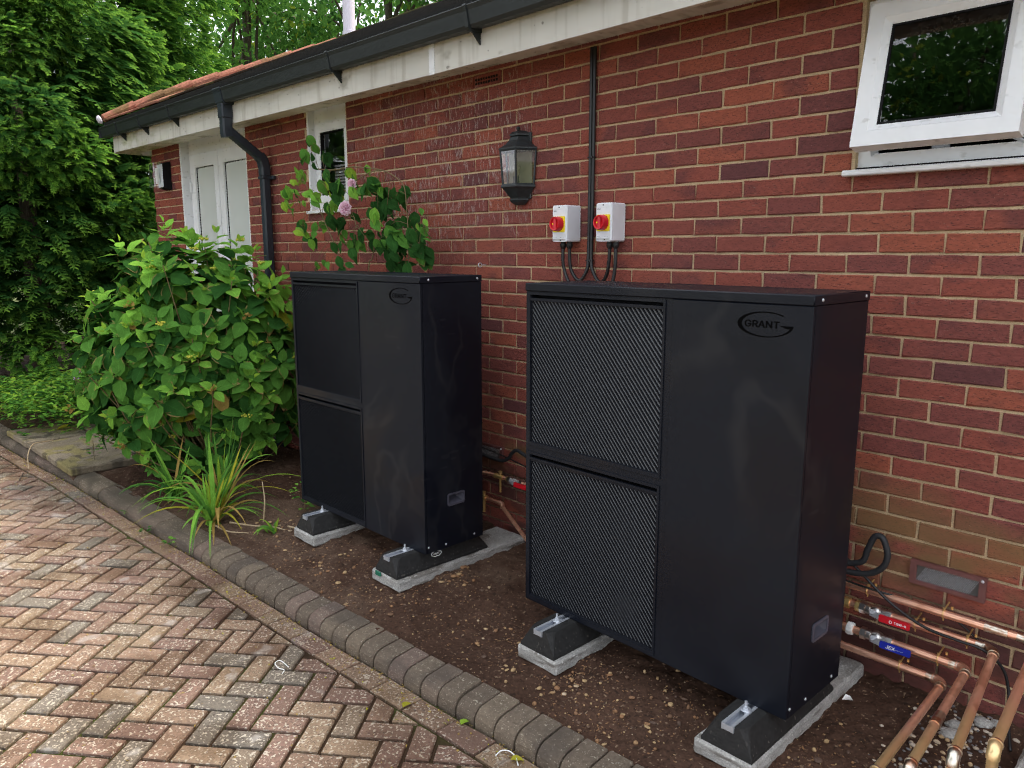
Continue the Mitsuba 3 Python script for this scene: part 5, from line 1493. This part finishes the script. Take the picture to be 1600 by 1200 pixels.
# ---------------- evergreen trees with drooping sprays
def spray_mesh(seed):
    r = np.random.default_rng(seed)
    V, F, U = [], [], []
    droop = .38 + .25 * r.random()
    cur = lambda t: np.array([.06 * math.sin(t * 3 + seed), t - .12 * t * t, .10 * t - droop * t ** 2.0])
    def blade(p, q, w, t0, t1):
        d = unit(q - p); s = unit(np.cross(d, [0, 0, 1.0])) * w; n = len(V)
        m = p + (q - p) * .45
        V.extend([p, m + s, q, m - s]); U.extend([t0, (t0 + t1) / 2, t1, (t0 + t1) / 2]); F.extend([(n, n + 1, n + 2), (n, n + 2, n + 3)])
    for i in range(3): blade(cur(i / 3), cur((i + 1.25) / 3), .055, .1 + .25 * i, .4 + .25 * i)
    for i in range(6):
        t = .14 + .78 * i / 5
        for sg in (-1, 1):
            l = .42 * (1 - .62 * t) * r.uniform(.8, 1.15)
            p = cur(t); q = p + np.array([sg * l * .80, l * .62, -.25 * l - .06 * r.random()])
            blade(p, q, .085 * r.uniform(.8, 1.2), t * .6, .45 + .5 * t * r.uniform(.8, 1.2))
    return np.array(V), np.array(F), np.array(U)


SPR = [spray_mesh(s) for s in range(6)]


def sprays(pts, nrm, size, tone):
    VV, FF, UU = [], [], []; at = 0
    for p, n, s, t in zip(pts, nrm, size, tone):
        V, F, U = SPR[rng.integers(6)]
        d = unit(n + rng.normal(0, .25, 3) + np.array([0, 0, .05]))
        up = unit(UP * .9 + n * .55 + rng.normal(0, .2, 3)); x = unit(np.cross(d, up)); z = np.cross(x, d)
        VV.append(p + (V * s) @ np.array([x, d, z])); FF.append(F + at); at += len(V)
        UU.append(np.c_[np.full(len(U), t), np.clip(U, 0, 1)])
    return tm(np.vstack(VV), np.vstack(FF)), np.vstack(UU)


def conifer(label, base, R, z_top, n, size, lobe, seed, tone=(.15, .8), squash=1.0, z_skirt=.35, facing=True):
    r = np.random.default_rng(seed)
    t = thing('conifer_tree', label, 'conifer', 'evergreen conifers left of the house')
    H_ = z_top - base[2]
    part(t, 'trunk', tube([(base[0], base[1], base[2] - .1), (base[0], base[1], base[2] + H_ * .9)], [.16, .03], 10), 'm_bark', True)
    pts, nr, sz, tn = [], [], [], []
    # overlapping lobes in tiers
    lobes = []
    nl = int(52 * R * R * H_ / 10)
    for _ in range(nl):
        h = r.uniform(z_skirt / H_ + .06, 1.0); a = r.random() * 6.283
        prof = (math.sin(min(1, h * 1.0 + .12) * 2.55) ** .55) if h < .97 else .25
        rr_ = R * prof * r.uniform(.80, 1.04)
        lobes.append((np.array([base[0] + math.cos(a) * rr_ * squash, base[1] + math.sin(a) * rr_, base[2] + h * H_ - .1]), lobe * r.uniform(.7, 1.25), r.uniform(*tone)))
    per = max(1, n // nl)
    for c, lr, tt in lobes:
        o = unit(np.array([c[0] - base[0], c[1] - base[1], 0]))
        if facing and o @ unit(CAM[:2].tolist() + [0] - np.array([base[0], base[1], 0])) < -.45 and r.random() < .7: continue
        for _ in range(per):
            d = unit(r.normal(0, 1, 3) + o * .75 + UP * .35)
            p = c + d * lr * [1, 1, .85] * r.uniform(.75, 1.05)
            pts.append(p); nr.append(unit(d * .6 + o * .7)); sz.append(size * r.uniform(.7, 1.25)); tn.append(np.clip(tt + r.normal(0, .15), 0, 1))
    # inner boughs close the view into the crown; darker tones paint its inner shade
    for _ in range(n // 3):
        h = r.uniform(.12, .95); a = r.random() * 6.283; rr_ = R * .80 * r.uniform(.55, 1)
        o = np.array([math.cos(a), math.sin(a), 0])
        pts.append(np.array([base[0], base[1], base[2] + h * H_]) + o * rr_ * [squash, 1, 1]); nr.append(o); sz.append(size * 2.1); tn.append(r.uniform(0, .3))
    m, u = sprays(pts, nr, sz, tn)
    part(t, 'crown', m, 'm_crown', uv=u)


conifer('broad dark evergreen with drooping sprays in front, left of the house corner', (-9.75, -.62, -1.95), 1.75, 2.75, 15000, .15, .42, 3, (.05, .75))
conifer('tall lighter evergreen rising behind the broad one, above the roof end', (-12.3, .75, -1.95), 1.85, 8.0, 15000, .21, .55, 5, (.35, 1.0))
conifer('dark evergreen further along the row, nearest the driveway, mirrored in the narrow window', (-12.4, -4.6, -1.95), 2.3, 6.5, 7000, .30, .65, 8, (.05, .5))


# ---------------- broad-leaved trees
def broadleaf(label, base, crown_c, R, n, size, seed, group, tone=(.1, 1), lobes=46, flat=.8):
    r = np.random.default_rng(seed)
    t = thing('broadleaf_tree', label, 'tree', group)
    base, cc = np.array(base, float), np.array(crown_c, float)
    top = cc + UP * R * .3
    st = spline([base, base + (cc - base) * .45 + r.normal(0, .12, 3), top], 6)
    part(t, 'trunk', tube(st, np.linspace(.06 * R, .02 * R, len(st)), 10), 'm_bark', True)
    L, br = [], []
    for k in range(lobes):
        d = unit(r.normal(0, 1, 3)); c = cc + d * R * [1, 1, flat] * r.uniform(.35, .92)
        L.append((c, R * r.uniform(.20, .36), r.uniform(*tone)))
        if k % 2 == 0:
            s = st[int(r.integers(len(st) // 3, len(st)))]
            br.append(tube(spline([s, (s + c) / 2 + r.normal(0, .15, 3) + UP * .15, c, c + d * R * .22], 4), np.linspace(.016 * R, .003 * R, 13), 6))
    for b in br: part(t, 'branch', b, 'm_bark', True)
    V = np.array([(0, 0, 0), (.34, .45, .05), (0, 1, -.12), (-.34, .45, .05)])
    VV, FF, UU = [], [], []
    for k in range(n):
        c, lr, tt = L[r.integers(len(L))]
        d = unit(r.normal(0, 1, 3)); p = c + d * lr * r.random() ** .4 * [1, 1, .75]
        dd = unit(d * .6 + r.normal(0, .6, 3) + [0, 0, -.35]); x = unit(np.cross(dd, UP + r.normal(0, .5, 3))); z = np.cross(x, dd); s = size * r.uniform(.65, 1.25)
        VV.append(p + (V * s) @ np.array([x, dd, z])); FF.append(np.array([(0, 1, 2), (0, 2, 3)]) + 4 * k); UU.append(np.tile([np.clip(tt + r.normal(0, .12), 0, 1), r.random()], (4, 1)))
    part(t, 'crown', tm(np.vstack(VV), np.vstack(FF)), 'm_treeleaf', uv=np.vstack(UU))


G1 = 'broad-leaved trees behind the house'
broadleaf('leafy tree behind the house, right next to the tall evergreen', (-15.5, 5.2, -2), (-15.3, 5.0, 4.6), 3.0, 7000, .15, 2, G1)
broadleaf('leafy tree behind the house, behind the white flue', (-13.2, 7.2, -2), (-12.8, 7.0, 5.0), 3.0, 7000, .15, 4, G1)
broadleaf('leafy tree behind the house, furthest to the right above the roof', (-9.2, 8.6, -2), (-9.0, 8.6, 5.4), 3.0, 8000, .15, 6, G1)
broadleaf('darker tree further back behind the house, seen through the gaps', (-21, 9.5, -2), (-21, 9.5, 5.4), 4.4, 7000, .20, 9, G1, (0, .5))
G2 = 'trees on the far side of the driveway'
broadleaf('large dark tree across the driveway, mirrored in the open window', (-3.0, -9.5, -2), (-2.4, -9.0, 4.7), 3.0, 15000, .15, 12, G2, (0, .22))
broadleaf('second tree further off across the driveway, left in the mirrored view', (-9.5, -13.0, -2), (-9.5, -12.8, 4.6), 3.4, 5000, .34, 14, G2, (0, .6))
